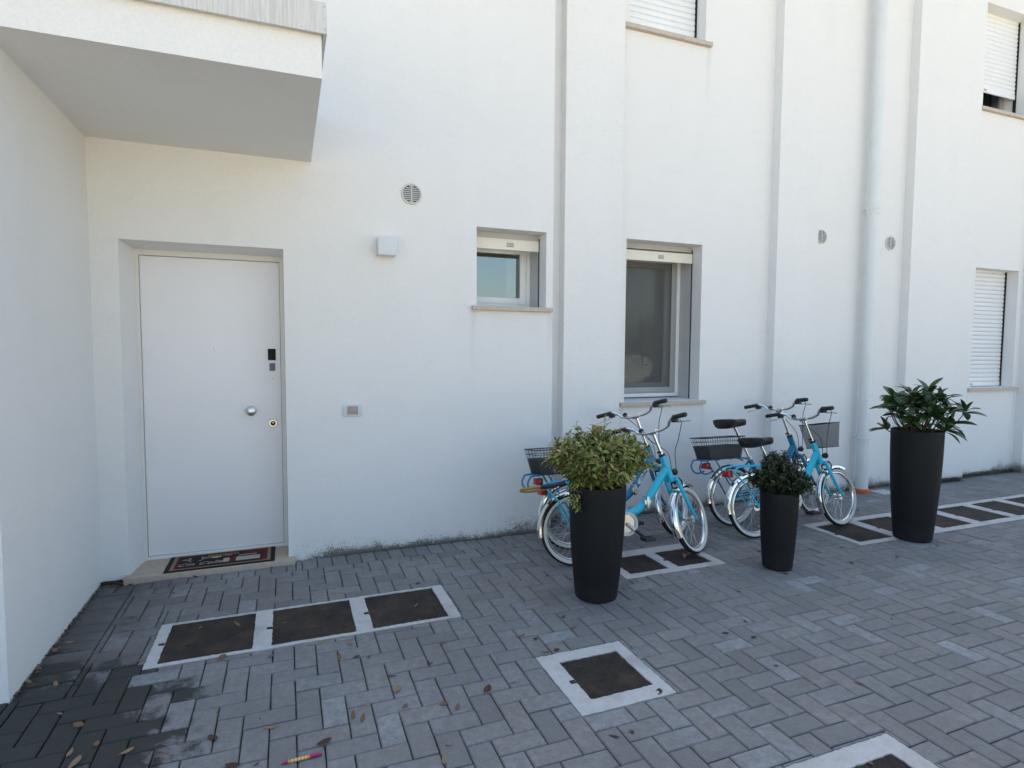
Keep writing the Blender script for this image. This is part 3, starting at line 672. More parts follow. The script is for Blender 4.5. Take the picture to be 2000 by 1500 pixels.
# ------------------------------------------------------------------ planters and plants
def planter(x, y, H, r0, r1, label):
    t = empty('planter', (x, y, 0)); tag(t, label, 'planter', 'tall charcoal planters')
    pr = [(r0 - 0.012, 0.001), (r0 - 0.003, 0.006), (r0, 0.02)]
    for k in range(1, 11):
        u = k / 10; pr.append((r0 + (r1 - r0) * (1 - (1 - u) ** 1.9), 0.02 + (H - 0.026) * u))
    pr += [(r1 - 0.002, H - 0.001), (r1 - 0.006, H), (r1 - 0.013, H - 0.001), (r1 - 0.015, H - 0.006), (r1 - 0.02, H - 0.09)]
    m = MB(); m.lathe((0, 0, 0), pr, 56, True, False); m.build('pot', PLANTER, t, True)
    m = MB(); rng = random.Random(int(x * 100)); n = 40; b = [Vector((0, 0, H - 0.03))]
    for ring in (0.35, 0.7, 1.0):
        for k in range(n): a = 2 * math.pi * k / n; b.append(Vector((math.cos(a) * (r1 - 0.016) * ring, math.sin(a) * (r1 - 0.016) * ring, H - 0.035 - 0.012 * ring + rng.uniform(-0.006, 0.006))))
    fs = [(0, 1 + k, 1 + (k + 1) % n) for k in range(n)]
    for q in range(2): fs += [(1 + q * n + k, 1 + (q + 1) * n + k, 1 + (q + 1) * n + (k + 1) % n, 1 + q * n + (k + 1) % n) for k in range(n)]
    m.add(b, fs); m.build('soil', SOIL, t, True)
    return t
P1 = (1.79, 3.14); P2 = (3.245, 3.115); P3 = (4.80, 3.215)
planter(*P1, 0.715, 0.132, 0.176, 'charcoal planter holding the yellow-green variegated shrub, nearest the door')
planter(*P2, 0.552, 0.100, 0.127, 'shortest charcoal planter, holding the dark round shrub')
planter(*P3, 0.905, 0.138, 0.184, 'tallest charcoal planter, holding the long-leaved plant')
def leaf_geo(mb, base, d, up, L, W, fold=0.25, curl=0.15):
    """one leaf: six-point blade folded on its midrib, tip curling down"""
    d = d.normalized(); s = d.cross(up)
    if s.length < 1e-3: s = d.cross(Vector((1, 0, 0)))
    s.normalize(); n = s.cross(d)
    p = lambda u, w, h: base + d * (u * L) + s * (w * W) + n * (h * L)
    mb.add([p(0, 0, 0), p(0.38, 0.5, fold * 0.25 * W / L * 2), p(0.42, 0, 0.02), p(0.38, -0.5, fold * 0.25 * W / L * 2), p(0.78, 0.34, -curl * 0.35 + 0.02), p(0.78, 0, -curl * 0.4), p(0.78, -0.34, -curl * 0.35 + 0.02), p(1, 0, -curl)],
           [(0, 2, 1), (0, 3, 2), (1, 2, 5, 4), (2, 3, 6, 5), (4, 5, 7), (5, 6, 7)])
def leaf_material(name, stops, rough=0.42, trans=0.25, edge=None):
    m = mat(name, stops[0][1], rough, 0, 0.5); t = NT(m); g = t.n('ShaderNodeNewGeometry'); oi = t.n('ShaderNodeObjectInfo')
    r = t.math('FRACT', t.math('ADD', g.outputs['Random Per Island'], oi.outputs['Random'])); c = t.ramp(r, stops)
    c = t.mix(t.math('MULTIPLY', t.noise(60, 3, 0.6, g.outputs['Position']), 0.4), c, tuple(v * 0.45 for v in stops[0][1]))
    if edge is not None:
        n = t.noise(170, 2, 0.5, g.outputs['Position']); c = t.mix(t.ramp(n, [(0.52, (0, 0, 0)), (0.60, (0.85, 0.85, 0.85))]), c, edge)
    t.base(c)
    tl = t.n('ShaderNodeBsdfTranslucent'); t.l(c, tl.inputs[0]); mx = t.n('ShaderNodeMixShader'); mx.inputs[0].default_value = trans
    t.l(t.b.outputs[0], mx.inputs[1]); t.l(tl.outputs[0], mx.inputs[2]); t.l(mx.outputs[0], t.t.nodes['Material Output'].inputs[0]); return m
VARIEG = leaf_material('variegated_leaf', [(0.0, (0.06, 0.13, 0.016)), (0.35, (0.14, 0.235, 0.032)), (0.62, (0.32, 0.36, 0.065)), (0.8, (0.50, 0.45, 0.13)), (0.92, (0.20, 0.085, 0.05)), (1.0, (0.26, 0.15, 0.07))], edge=(0.46, 0.43, 0.20))
DARKLEAF = leaf_material('dark_small_leaf', [(0.0, (0.012, 0.024, 0.008)), (0.5, (0.02, 0.038, 0.012)), (0.85, (0.032, 0.055, 0.017)), (1.0, (0.06, 0.08, 0.03))], 0.5, 0.12)
LONGLEAF = leaf_material('leathery_long_leaf', [(0.0, (0.024, 0.055, 0.014)), (0.5, (0.035, 0.075, 0.018)), (0.85, (0.055, 0.105, 0.026)), (1.0, (0.085, 0.14, 0.035))], 0.32, 0.12)
TWIG = noisy('twig_bark', (0.05, 0.035, 0.022), (0.09, 0.065, 0.04), 50, 0.9)
def bush(name, x, y, zs, stems, spread, top, L, W, per, matl, seed, label, rs, flat=0.5, droop=0.0):
    rng = random.Random(seed); t = empty(name, (x, y, zs)); tag(t, label, 'shrub')
    st, lv = MB(), MB()
    for k in range(stems):
        a = rng.uniform(0, 2 * math.pi); u = math.sqrt(rng.random()); r = spread * u
        h = top * (0.52 + 0.48 * rng.random() ** 0.8 + (0.14 if rng.random() > 0.93 else 0)) * (1 - flat * u * u)
        root = Vector((math.cos(a), math.sin(a), 0)) * rs * u * rng.uniform(0.4, 1)
        tip = Vector((math.cos(a + rng.gauss(0, 0.15)) * r, math.sin(a + rng.gauss(0, 0.15)) * r, h))
        mid = (root + tip) / 2 + Vector((rng.gauss(0, 0.02), rng.gauss(0, 0.02), 0.035 * rng.random() - 0.01)) - Vector((math.cos(a), math.sin(a), 0)) * 0.02
        pts = spline([root, mid, tip], 5); st.tube(pts, [0.0035 - 0.0022 * i / (len(pts) - 1) for i in range(len(pts))], 5, False)
        n = per + rng.randint(-3, 3)
        for i in range(n):
            v = 0.22 + 0.78 * (i + rng.random()) / n; f = v * (len(pts) - 1); i0 = min(int(f), len(pts) - 2); p = pts[i0].lerp(pts[i0 + 1], f - i0)
            ax = (pts[i0 + 1] - pts[i0]).normalized(); an = i * 2.4 + rng.uniform(-0.4, 0.4)
            sd_ = Vector((math.cos(an), math.sin(an), 0)); sd_ = (sd_ - ax * sd_.dot(ax)).normalized()
            dv = (sd_ * rng.uniform(0.7, 1.2) + ax * rng.uniform(0.25, 0.9) + Vector((0, 0, -droop))).normalized()
            leaf_geo(lv, p, dv, Vector((rng.gauss(0, 0.4), rng.gauss(0, 0.4), 1)), L * rng.uniform(0.55, 1.25), W * rng.uniform(0.7, 1.25), 0.5, rng.uniform(0.0, 0.35))
    st.build('stems', TWIG, t, True); o = lv.build('foliage', matl, t); o['kind'] = 'stuff'; return t
t1 = bush('variegated_shrub', P1[0], P1[1], 0.67, 320, 0.315, 0.395, 0.054, 0.020, 22, VARIEG, 5, 'bushy yellow-green variegated shrub with reddish tips in the planter nearest the door', 0.12, 0.34)
# the spray that hangs over the rim on the door side
rng = random.Random(2); lv, st = MB(), MB()
for q in range(3):
    pts = spline([(-0.12, -0.09 + 0.02 * q, 0.03), (-0.185 - 0.01 * q, -0.11 + 0.02 * q, 0.09), (-0.20 - 0.015 * q, -0.115 + 0.02 * q, 0.0), (-0.195 - 0.01 * q, -0.115 + 0.02 * q, -0.07 + 0.02 * q)], 5); st.tube(pts, 0.0018, 5)
    for i, p in enumerate(pts[3:]):
        for e in range(2):
            an = i * 2.4 + e * 3.0; leaf_geo(lv, p, Vector((math.cos(an), math.sin(an), -0.5)), Vector((0, 0, 1)), rng.uniform(0.028, 0.042), 0.013, 0.5, 0.2)
st.build('hanging_stems', TWIG, t1, True); o = lv.build('hanging_foliage', VARIEG, t1); o['kind'] = 'stuff'
bush('dark_shrub', P2[0], P2[1], 0.515, 230, 0.20, 0.335, 0.032, 0.015, 28, DARKLEAF, 9, 'dense dark green rounded shrub with small leaves in the shortest planter', 0.085, 0.62, 0.1)
def rhodo(x, y, zs):
    rng = random.Random(21); t = empty('long_leaved_plant', (x, y, zs)); tag(t, 'dark green plant with long leathery leaves in whorls, in the tallest planter', 'plant')
    protos = []
    for k in range(4):
        m = MB(); L, n = 1.0, 7; W = 0.14 + 0.018 * k; cu = 0.04 + 0.09 * k
        vs = []
        for i in range(n + 1):
            u = i / n; w = W * (math.sin(math.pi * min(1, u * 0.92 + 0.04)) ** 0.75) * (1 if u > 0.12 else 0.25) if 0 < i < n else 0.012; zc = 0.05 * math.sin(u * 3) - cu * u * u
            vs += [(u, w, zc + 0.25 * w), (u, 0, zc), (u, -w, zc + 0.25 * w)]
        fs = []
        for i in range(n): fs += [(3 * i, 3 * i + 1, 3 * i + 4, 3 * i + 3), (3 * i + 1, 3 * i + 2, 3 * i + 5, 3 * i + 4)]
        m.add(vs, fs); me = bpy.data.meshes.new('leaf'); me.from_pydata([tuple(v) for v in m.v], [], m.f); me.materials.append(LONGLEAF); me.polygons.foreach_set('use_smooth', [True] * len(me.polygons)); protos.append(me)
    tips = []
    for k in range(30):
        a = k * 2.399 + rng.uniform(-0.2, 0.2); u = math.sqrt((k + 0.5) / 30); tips.append((0.27 * u * math.cos(a), 0.25 * u * math.sin(a), 0.37 - 0.20 * u * u + rng.uniform(-0.07, 0.05) - (0.12 if k % 3 == 0 else 0)))
    lat = Vector((P3[1], -P3[0], 0)).normalized()                # across the line of sight from the door side
    side = Vector((0.80, -0.50, 0))
    tips += [tuple(side * 0.36 + Vector((0, 0, 0.20))), tuple(side * 0.27 + Vector((0, 0, 0.10)))]
    st = MB(); cnt = 0
    for (tx, ty, tz) in tips:
        tip = Vector((tx, ty, tz)); root = Vector((tx * 0.3, ty * 0.3, 0)); pts = spline([root, (root + tip) / 2 + Vector((tx * 0.1, ty * 0.1, -0.02)), tip], 4)
        st.tube(pts, [0.006 - 0.003 * i / (len(pts) - 1) for i in range(len(pts))], 6, False)
        ax = (pts[-1] - pts[-3]).normalized(); nl = rng.randint(8, 10); a0 = rng.uniform(0, 6.28)
        u = ax.cross(Vector((0.3, 0.9, 0.1))).normalized(); w = ax.cross(u)
        for i in range(nl):
            an = a0 + i * 2.399; el = rng.uniform(0.15, 0.75) if i < nl - 2 else rng.uniform(0.8, 1.2)
            d = ((u * math.cos(an) + w * math.sin(an)) * math.cos(el) + ax * math.sin(el) - Vector((0, 0, 0.05))).normalized(); L = rng.uniform(0.105, 0.16)
            yv = Vector((0, 0, 1)).cross(d)
            if yv.length < 0.05: yv = Vector((1, 0, 0))
            yv.normalize(); zv = d.cross(yv)
            o = bpy.data.objects.new('leaf', protos[rng.randrange(4)]); C.objects.link(o); o.parent = t
            M = Matrix((d, yv, zv)).transposed().to_4x4(); o.matrix_local = Matrix.Translation(tip - ax * rng.uniform(0, 0.035)) @ M @ Matrix.Rotation(rng.gauss(0, 0.3), 4, 'X') @ Matrix.Scale(L, 4); cnt += 1
    st.build('stems', TWIG, t, True)
rhodo(P3[0], P3[1], 0.86)

# ------------------------------------------------------------------ bicycles
WR = 0.255
def wheel(xf, cx, parent, seed):
    w = empty('wheel'); w.parent = parent; rng = random.Random(seed)
    c = (cx, 0, WR); mr = 0.0215; RR = WR - mr
    arc = lambda a0, a1, n, k=1.0: [(math.sin(rad(a0 + (a1 - a0) * i / n)) * mr * k, -math.cos(rad(a0 + (a1 - a0) * i / n)) * mr * k) for i in range(n + 1)]
    MB(xf).ring(c, RR, arc(18, 162, 9), 56, closed_prof=False).build('tyre', RUBBER, w, True)
    for s in (-1, 1):
        pr = [(dr, s * abs(dy)) for dr, dy in arc(-62, 18, 6)]
        MB(xf).ring(c, RR, pr, 56, closed_prof=False).build('sidewall', WHITEW, w, True)
    MB(xf).ring(c, WR - 0.047, [(0.008, -0.0125), (0.002, -0.0135), (-0.005, -0.008), (-0.007, 0), (-0.005, 0.008), (0.002, 0.0135), (0.008, 0.0125)], 56, closed_prof=False).build('rim', CHROME, w, True)
    sp = MB(xf); n = 28; a0 = rng.uniform(0, 1)
    for k in range(n):
        a = a0 + 2 * math.pi * k / n; s = 1 if k % 2 else -1; b = a + (0.9 if (k // 2) % 2 else -0.9)
        p0 = Vector(c) + Vector((math.cos(b) * 0.022, s * 0.027, math.sin(b) * 0.022)); p1 = Vector(c) + Vector((math.cos(a) * (WR - 0.056), 0, math.sin(a) * (WR - 0.056))); sp.tube([p0, p1], 0.0012, 4, False)
    sp.build('spokes', SPOKE, w)
    h = MB(xf); h.tube([(cx, -0.05, WR), (cx, -0.03, WR), (cx, -0.0299, WR), (cx, -0.024, WR), (cx, -0.0239, WR), (cx, 0.0239, WR), (cx, 0.024, WR), (cx, 0.03, WR), (cx, 0.0301, WR), (cx, 0.05, WR)], [0.006, 0.006, 0.026, 0.026, 0.014, 0.014, 0.026, 0.026, 0.006, 0.006], 14); h.build('hub', STEEL, w, True)
def fender(xf, cx, a0, a1, parent, m):
    pr = [(-0.012, -0.028), (0.004, -0.026), (0.013, -0.016), (0.016, 0), (0.013, 0.016), (0.004, 0.026), (-0.012, 0.028)]
    return MB(xf).ring((cx, 0, WR), WR + 0.012, pr, 26, rad(a0), rad(a1), False).build('mudguard', m, parent, True)
def wire_basket(xf, parent, x0, x1, hw, z0, z1, flare, open_top, name='basket'):
    b = empty(name); b.parent = parent
    def corner(u, v, t):                      # u, v in -1..1, t 0 bottom..1 top
        k = 1 + flare * t; cx = (x0 + x1) / 2; return Vector((cx + u * (x1 - x0) / 2 * k, v * hw * k, z0 + (z1 - z0) * t))
    def loop(t): return [corner(*p, t) for p in ((-1, -1), (1, -1), (1, 1), (-1, 1), (-1, -1))]
    w = MB(xf); w.tube(loop(1), 0.0045, 6); w.tube(loop(0), 0.0035, 6)
    hs = [0.80, 0.60] if open_top else []
    for t in hs: w.tube(loop(t), 0.0022, 5)
    if open_top:
        for (ua, va, ub, vb, n) in ((-1, -1, 1, -1, 15), (-1, 1, 1, 1, 15), (-1, -1, -1, 1, 9), (1, -1, 1, 1, 9)):
            for k in range(n + 1):
                f = k / n; u, v = ua + (ub - ua) * f, va + (vb - va) * f; w.tube([corner(u, v, 0), corner(u, v, 1)], 0.0016, 4)
    w.build('wires', WIRE, b, True)
    p = MB(xf); t1 = 0.60 if open_top else 0.97; e = 0.985
    for (ua, va, ub, vb) in ((-1, -1, 1, -1), (1, -1, 1, 1), (1, 1, -1, 1), (-1, 1, -1, -1)):
        p.add([corner(ua * e, va * e, 0.01), corner(ub * e, vb * e, 0.01), corner(ub * e, vb * e, t1), corner(ua * e, va * e, t1)], [(0, 1, 2, 3)])
    p.add([corner(-e, -e, 0.01), corner(e, -e, 0.01), corner(e, e, 0.01), corner(-e, e, 0.01)], [(0, 1, 2, 3)])
    p.build('liner', BFILM if open_top else BMESH, b)
def bicycle(loc, yaw, lean, steer, col, label, seat_z, rear_basket=False, front_basket=False, badge=False, seed=1, bar_up=0.0):
    t = empty('bicycle', (loc[0], loc[1], 0)); t.rotation_euler = (rad(-lean), 0, rad(yaw)); tag(t, label, 'bicycle', 'bicycles parked along the wall')
    t.rotation_mode = 'XYZ'
    fx = 0.97; I = Matrix.Identity(4)
    ax0, ax1 = Vector((0.805, 0, 0.555)), Vector((0.735, 0, 0.745)); axd = (ax1 - ax0).normalized()
    S = Matrix.Translation(ax0) @ Matrix.Rotation(rad(steer), 4, axd) @ Matrix.Translation(-ax0)
    wheel(I, 0, t, seed); wheel(S, fx, t, seed + 50)
    fender(I, 0, 12, 188, t, CHROME); fender(S, fx, 62, 206, t, CHROME)
    BBx = Vector((0.39, 0, 0.272)); st = Vector((0.235, 0, 0.575))
    # frame
    f = MB(); f.tube(spline([(0.768, 0, 0.655), (0.69, 0, 0.555), (0.595, 0, 0.435), (0.50, 0, 0.355), (0.385, 0, 0.325)], 5), 0.031, 14, flat=0.85)
    f.tube([BBx - Vector((0, 0, 0.0)), st], 0.021, 12); f.tube([ax0, ax1], 0.0265, 14); f.tube([(0.39, -0.04, 0.272), (0.39, 0.04, 0.272)], 0.024, 14)
    fr_ = f.build('frame', col, t, True)
    s = MB()
    for y in (-1, 1):
        s.tube(spline([(0.37, y * 0.03, 0.275), (0.25, y * 0.048, 0.268), (0.0, y * 0.062, WR)], 4), 0.0095, 8); s.tube([(0.245, y * 0.02, 0.55), (0.2, y * 0.045, 0.49), (0.0, y * 0.062, WR)], 0.008, 8)
    s.build('rear_stays', col, t, True)
    h = MB(); h.box(0.548, 0.60, -0.042, -0.022, 0.392, 0.432); h.box(0.565, 0.585, -0.05, 0.03, 0.37, 0.455); h.build('hinge_clamp', STEEL, t, True, 0.004)
    # fork, stem, bars (turned with the wheel)
    k = MB(S); k.tube([(0.805, -0.05, 0.562), (0.805, 0.05, 0.562)], 0.016, 10)
    for y in (-1, 1): k.tube(spline([(0.806, y * 0.046, 0.560), (0.845, y * 0.052, 0.46), (0.905, y * 0.056, 0.34), (fx, y * 0.058, WR)], 5), [0.0155] * 6 + [0.014] * 5 + [0.0115] * 5, 10)
    k.build('fork', col, t, True)
    k = MB(S)
    for y in (-1, 1): k.tube([(fx, y * 0.05, WR), (fx - 0.19, y * 0.03, WR - 0.03)], 0.0025, 5)
    k.build('mudguard_stay', STEEL, t, True)
    top = ax1 + axd * (0.225 + bar_up)
    k = MB(S); k.tube([ax1, ax1 + axd * 0.05, ax1 + axd * 0.0501, top], [0.016, 0.016, 0.0125, 0.0125], 12); k.tube([top + Vector((0, -0.028, 0)), top + Vector((0, 0.028, 0))], 0.018, 12); k.build('stem', CHROME, t, True)
    k = MB(S); k.tube([ax1 - axd * 0.004, ax1 + axd * 0.016], 0.025, 14); k.box(ax1.x - 0.045, ax1.x - 0.008, -0.012, 0.012, ax1.z + 0.02, ax1.z + 0.035); k.build('headset', BLACKP, t, True)
    hb = MB(S); side = lambda y: [(top.x, y * 0.0, top.z), (top.x + 0.006, y * 0.075, top.z + 0.004), (top.x + 0.004, y * 0.13, top.z + 0.022), (top.x - 0.008, y * 0.155, top.z + 0.050), (top.x - 0.022, y * 0.185, top.z + 0.064), (top.x - 0.040, y * 0.225, top.z + 0.066), (top.x - 0.070, y * 0.312, top.z + 0.060)]
    for y in (-1, 1): hb.tube(spline(side(y), 6), 0.011, 10)
    hbo = hb.build('handlebar', CHROME, t, True)
    for y in (-1, 1):
        q = [Vector(p) for p in side(y)]; gr = MB(S); d = (q[6] - q[5])
        gr.tube([q[5] - d * 0.25, q[5] - d * 0.2, q[5] + d * 0.3, q[6] + d * 0.1, q[6] + d * 0.16], [0.016, 0.0175, 0.0165, 0.0175, 0.013], 12); gr.build('grip', BLACKP, hbo, True)
        lv = MB(S); e = q[4].lerp(q[5], 0.55); lv.box(e.x - 0.016, e.x + 0.026, e.y - 0.02, e.y + 0.02, e.z - 0.034, e.z + 0.004)
        lv.build('lever_clamp', BLACKP, hbo, True, 0.004)
        lv = MB(S); lv.tube(spline([e + Vector((0.01, 0, -0.025)), e + Vector((0.03, y * 0.01, -0.035)), e + Vector((0.028, y * 0.06, -0.04)), e + Vector((0.005, y * 0.125, -0.052))], 4), 0.0045, 6, flat=0.7); lv.build('brake_lever', STEEL, hbo, True)
        cb = MB(S); rr_ = random.Random(seed * 7 + y)
        cb.tube(spline([e + Vector((0.02, 0, -0.02)), Vector((top.x + 0.11, y * 0.19, top.z + 0.045)), Vector((top.x + 0.185, y * 0.10, top.z - 0.07)), Vector((0.895, y * 0.03, 0.77)), Vector((0.868, y * 0.02, 0.60))], 7), 0.0028, 6); cb.build('brake_cable', CABLE, hbo, True)
    bl = MB(S); bl.lathe((top.x + 0.005, 0.10, top.z + 0.025), [(0.02, 0), (0.02, 0.012), (0.012, 0.024), (0.002, 0.027)], 14); bl.build('bell', BLACKP, t, True)
    br = MB(S); br.box(0.842, 0.862, -0.03, 0.03, 0.535, 0.568); br.tube(spline([(0.86, -0.03, 0.575), (0.875, -0.045, 0.54), (0.872, -0.04, 0.50)], 3), 0.006, 6); br.tube(spline([(0.86, 0.03, 0.575), (0.875, 0.045, 0.54), (0.872, 0.04, 0.50)], 3), 0.006, 6); br.build('front_brake', BLACKP, t, True)
    hl = MB(S @ Matrix.Translation((0.875, 0, 0.622)) @ Matrix.Rotation(rad(90), 4, 'Y')); hl.lathe((0, 0, 0), [(0.008, -0.032), (0.017, -0.02), (0.025, 0.0), (0.026, 0.010), (0.024, 0.014)], 18); hl.build('headlight', BLACKP, t, True)
    hl = MB(S @ Matrix.Translation((0.875, 0, 0.622)) @ Matrix.Rotation(rad(90), 4, 'Y')); hl.lathe((0, 0, 0.0145), [(0.0232, 0), (0.018, 0.005), (0.005, 0.007)], 18); hl.build('headlight_lens', WHITEP, t, True)
    # seat post and saddle
    sdv = (st - BBx).normalized(); kz = (seat_z - 0.055 - st.z) / sdv.z; sp_ = st + sdv * kz
    k = MB(); k.tube([st - sdv * 0.01, st + sdv * 0.025], 0.0235, 12); k.build('seat_clamp', STEEL, t, True)
    k = MB(); k.tube([st, sp_], 0.0125, 12); k.tube([sp_ + Vector((-0.05, 0, 0.012)), sp_ + Vector((0.06, 0, 0.012))], 0.012, 8, flat=1.6); k.build('seat_post', CHROME, t, True)
    sd2 = MB(); rows = [(-0.135, 0.045, -0.012, 0.03), (-0.125, 0.085, 0.002, 0.05), (-0.09, 0.103, 0.006, 0.056), (-0.045, 0.092, 0.003, 0.052), (0.0, 0.062, 0.0, 0.046), (0.05, 0.036, 0.0, 0.042), (0.10, 0.026, 0.001, 0.038), (0.135, 0.021, -0.002, 0.032), (0.146, 0.010, -0.010, 0.018)]
    cx = sp_.x - 0.02; n = 14; vs = []
    for (x, w, zt, th) in rows:
        for i in range(n):
            a = 2 * math.pi * i / n; cc, ss = math.cos(a), math.sin(a); zz = zt + (0.014 * ss if ss > 0 else 1.35 * th * ss) + (0.006 * abs(cc) if x < 0 else 0)
            vs.append((cx + x * 1.08, 1.05 * w * (abs(cc) ** 0.75) * (1 if cc > 0 else -1), seat_z - 0.012 + zz))
    fs = []
    for r_ in range(len(rows) - 1): fs += [(r_ * n + i, r_ * n + (i + 1) % n, (r_ + 1) * n + (i + 1) % n, (r_ + 1) * n + i) for i in range(n)]
    fs += [tuple(range(n))[::-1], tuple((len(rows) - 1) * n + i for i in range(n))]; sd2.add(vs, fs); sd2.build('saddle', SADDLE, t, True)
    # drive
    k = MB(); k.ring((0.39, -0.058, 0.272), 0.078, [(0.008, -0.003), (0.008, 0.003), (-0.012, 0.003), (-0.012, -0.003)], 40); k.build('chainring_guard', WHITEW, t, True)
    k = MB(); k.ring((0.39, -0.05, 0.272), 0.035, [(0.032, -0.002), (0.032, 0.002), (-0.03, 0.002), (-0.03, -0.002)], 28); k.build('chainring', STEEL, t, True)
    k = MB(); k.ring((0, -0.045, WR), 0.02, [(0.014, -0.003), (0.014, 0.003), (-0.01, 0.003), (-0.01, -0.003)], 20); k.build('sprocket', STEEL, t, True)
    k = MB(); k.tube([(0.39, -0.046, 0.337), (0.0, -0.046, WR + 0.034)], 0.004, 5); k.tube([(0.39, -0.046, 0.207), (0.0, -0.046, WR - 0.034)], 0.004, 5); k.build('chain', BLACKP, t)
    for y, e in ((-1, Vector((0.125, 0, -0.105))), (1, Vector((-0.125, 0, 0.105)))):
        b0 = Vector((0.39, y * 0.072, 0.272)); k = MB(); k.tube([b0, b0 + e * 0.42], 0.0115, 8, flat=0.8); k.build('crank', WHITEW, t, True)
        k = MB(); k.tube([b0 + e * 0.42, b0 + e], 0.011, 8, flat=0.8); k.build('crank_end', BLACKP, t, True)
        q = b0 + e + Vector((0, y * 0.055, 0)); k = MB(); k.box(q.x - 0.04, q.x + 0.04, q.y - 0.042, q.y - 0.03, q.z - 0.013, q.z + 0.013); k.box(q.x - 0.04, q.x + 0.04, q.y + 0.03, q.y + 0.042, q.z - 0.013, q.z + 0.013); k.box(q.x - 0.04, q.x - 0.028, q.y - 0.03, q.y + 0.03, q.z - 0.012, q.z + 0.012); k.box(q.x + 0.028, q.x + 0.04, q.y - 0.03, q.y + 0.03, q.z - 0.012, q.z + 0.012); k.box(q.x - 0.028, q.x + 0.028, q.y - 0.012, q.y + 0.012, q.z - 0.01, q.z + 0.01); k.build('pedal', BLACKP, t)
    # carrier
    rk = MB()
    for y in (-1, 1):
        if rear_basket: pts = [(0.20, y * 0.045, 0.555), (0.08, y * 0.06, 0.592), (-0.30, y * 0.06, 0.592), (-0.352, y * 0.06, 0.57), (-0.368, y * 0.055, 0.53), (-0.345, y * 0.05, 0.49), (-0.30, y * 0.05, 0.475), (-0.24, y * 0.05, 0.49)]
        else: pts = [(0.20, y * 0.045, 0.555), (0.08, y * 0.06, 0.585), (-0.12, y * 0.06, 0.592), (-0.185, y * 0.061, 0.582), (-0.208, y * 0.062, 0.552), (-0.185, y * 0.062, 0.518), (-0.12, y * 0.063, 0.45), (0.0, y * 0.066, WR)]
        rk.tube(spline(pts, 5), 0.0072, 8)
        if rear_basket: rk.tube([(-0.2, y * 0.06, 0.592), (0.0, y * 0.066, WR)], 0.0068, 8)
    for x in ((-0.28, -0.16, -0.02, 0.08) if rear_basket else (-0.13, -0.02, 0.08)): rk.tube([(x, -0.06, 0.588), (x, 0.06, 0.588)], 0.006, 8)
    rk.build('carrier', col, t, True)
    lx = -0.262 if rear_basket else -0.235
    k = MB(); k.box(lx - 0.022, lx + 0.012, -0.04, 0.04, 0.515, 0.562); k.build('rear_light', REDLENS, t, True, 0.006)
    k = MB(); k.box(lx + 0.0125, lx + 0.03, -0.034, 0.034, 0.51, 0.565); k.build('light_housing', BLACKP, t, True, 0.004)
    ks = MB(); ks.tube(spline([(0.31, 0.03, 0.262), (0.30, 0.07, 0.22), (0.25, 0.16, 0.11 * 0.8), (0.225, 0.195, 0.195 * math.tan(rad(lean)) + 0.006)], 4), 0.008, 8); ks.build('kickstand', STEEL, t, True)
    if rear_basket: wire_basket(I, t, -0.275, 0.055, 0.092, 0.600, 0.782, 0.24, True)
    if front_basket: wire_basket(S, t, 0.772, 0.945, 0.098, 0.695, 0.905, 0.26, False, 'front_basket')
    if badge:
        d = Vector((0.69, 0, 0.555)) - Vector((0.595, 0, 0.435)); an = math.atan2(d.z, d.x); M = Matrix.Translation((0.662, -0.0318, 0.519)) @ Matrix.Rotation(math.pi / 2, 4, 'X') @ Matrix.Rotation(an, 4, 'Z')
        ov = [(0.082 * math.copysign(abs(math.cos(a)) ** 0.7, math.cos(a)), 0.0185 * math.copysign(abs(math.sin(a)) ** 0.8, math.sin(a)), 0) for a in [2 * math.pi * q / 28 for q in range(28)]]
        b = MB(M); b.add(ov + [(p[0], p[1], -0.006) for p in ov], [tuple(range(28))] + [(q, 28 + q, 28 + (q + 1) % 28, (q + 1) % 28) for q in range(28)]); b.build('badge', WHITEP, fr_)
        text_mesh('badge_lettering', 'Cinzia', TEAL, fr_, 0.040, M @ Matrix.Translation((0, 0, 0.0008)), 0.3, 0.0004, 0.0012)
    return t
bicycle((1.907, 3.640), -5.5, 8.0, 34, TURQ, 'bright turquoise folding bicycle behind the planter nearest the door, without front basket', 0.80, seed=1, bar_up=-0.03)
bicycle((2.035, 3.955), 0.0, 7.0, 30, TEAL, 'petrol blue bicycle with a white oval badge, next to the wall behind the variegated shrub', 0.80, rear_basket=True, badge=True, seed=2, bar_up=0.05)
bicycle((3.585, 3.672), 0.0, 9.5, 8, TURQ, 'bright turquoise bicycle with a black mesh front basket', 0.815, front_basket=True, seed=3)
bicycle((3.655, 4.005), 0.5, 8.0, 10, TEAL, 'petrol blue bicycle with rear basket and raised saddle beside the tall window', 0.93, rear_basket=True, seed=4, bar_up=0.045)
# cable lock looped round the carrier
lk = empty('cable_lock', (0, 0, 0)); tag(lk, 'tan and navy cable lock looped round the carrier of the turquoise bicycle', 'bicycle lock')
GOLD = mat('tan_cable_sheath', (0.36, 0.21, 0.07), 0.35); NAVY = mat('navy_sleeve', (0.012, 0.02, 0.055), 0.5)
MB().tube(spline([(1.70, 3.60, 0.600), (1.60, 3.585, 0.606), (1.52, 3.60, 0.600), (1.485, 3.64, 0.583), (1.505, 3.68, 0.562), (1.58, 3.70, 0.552), (1.72, 3.71, 0.556), (1.78, 3.70, 0.572)], 6), 0.0105, 10).build('cable', GOLD, lk, True)
MB().tube(spline([(1.60, 3.585, 0.606), (1.68, 3.598, 0.602), (1.80, 3.62, 0.612)], 5), 0.0165, 10).build('sleeve', NAVY, lk, True)

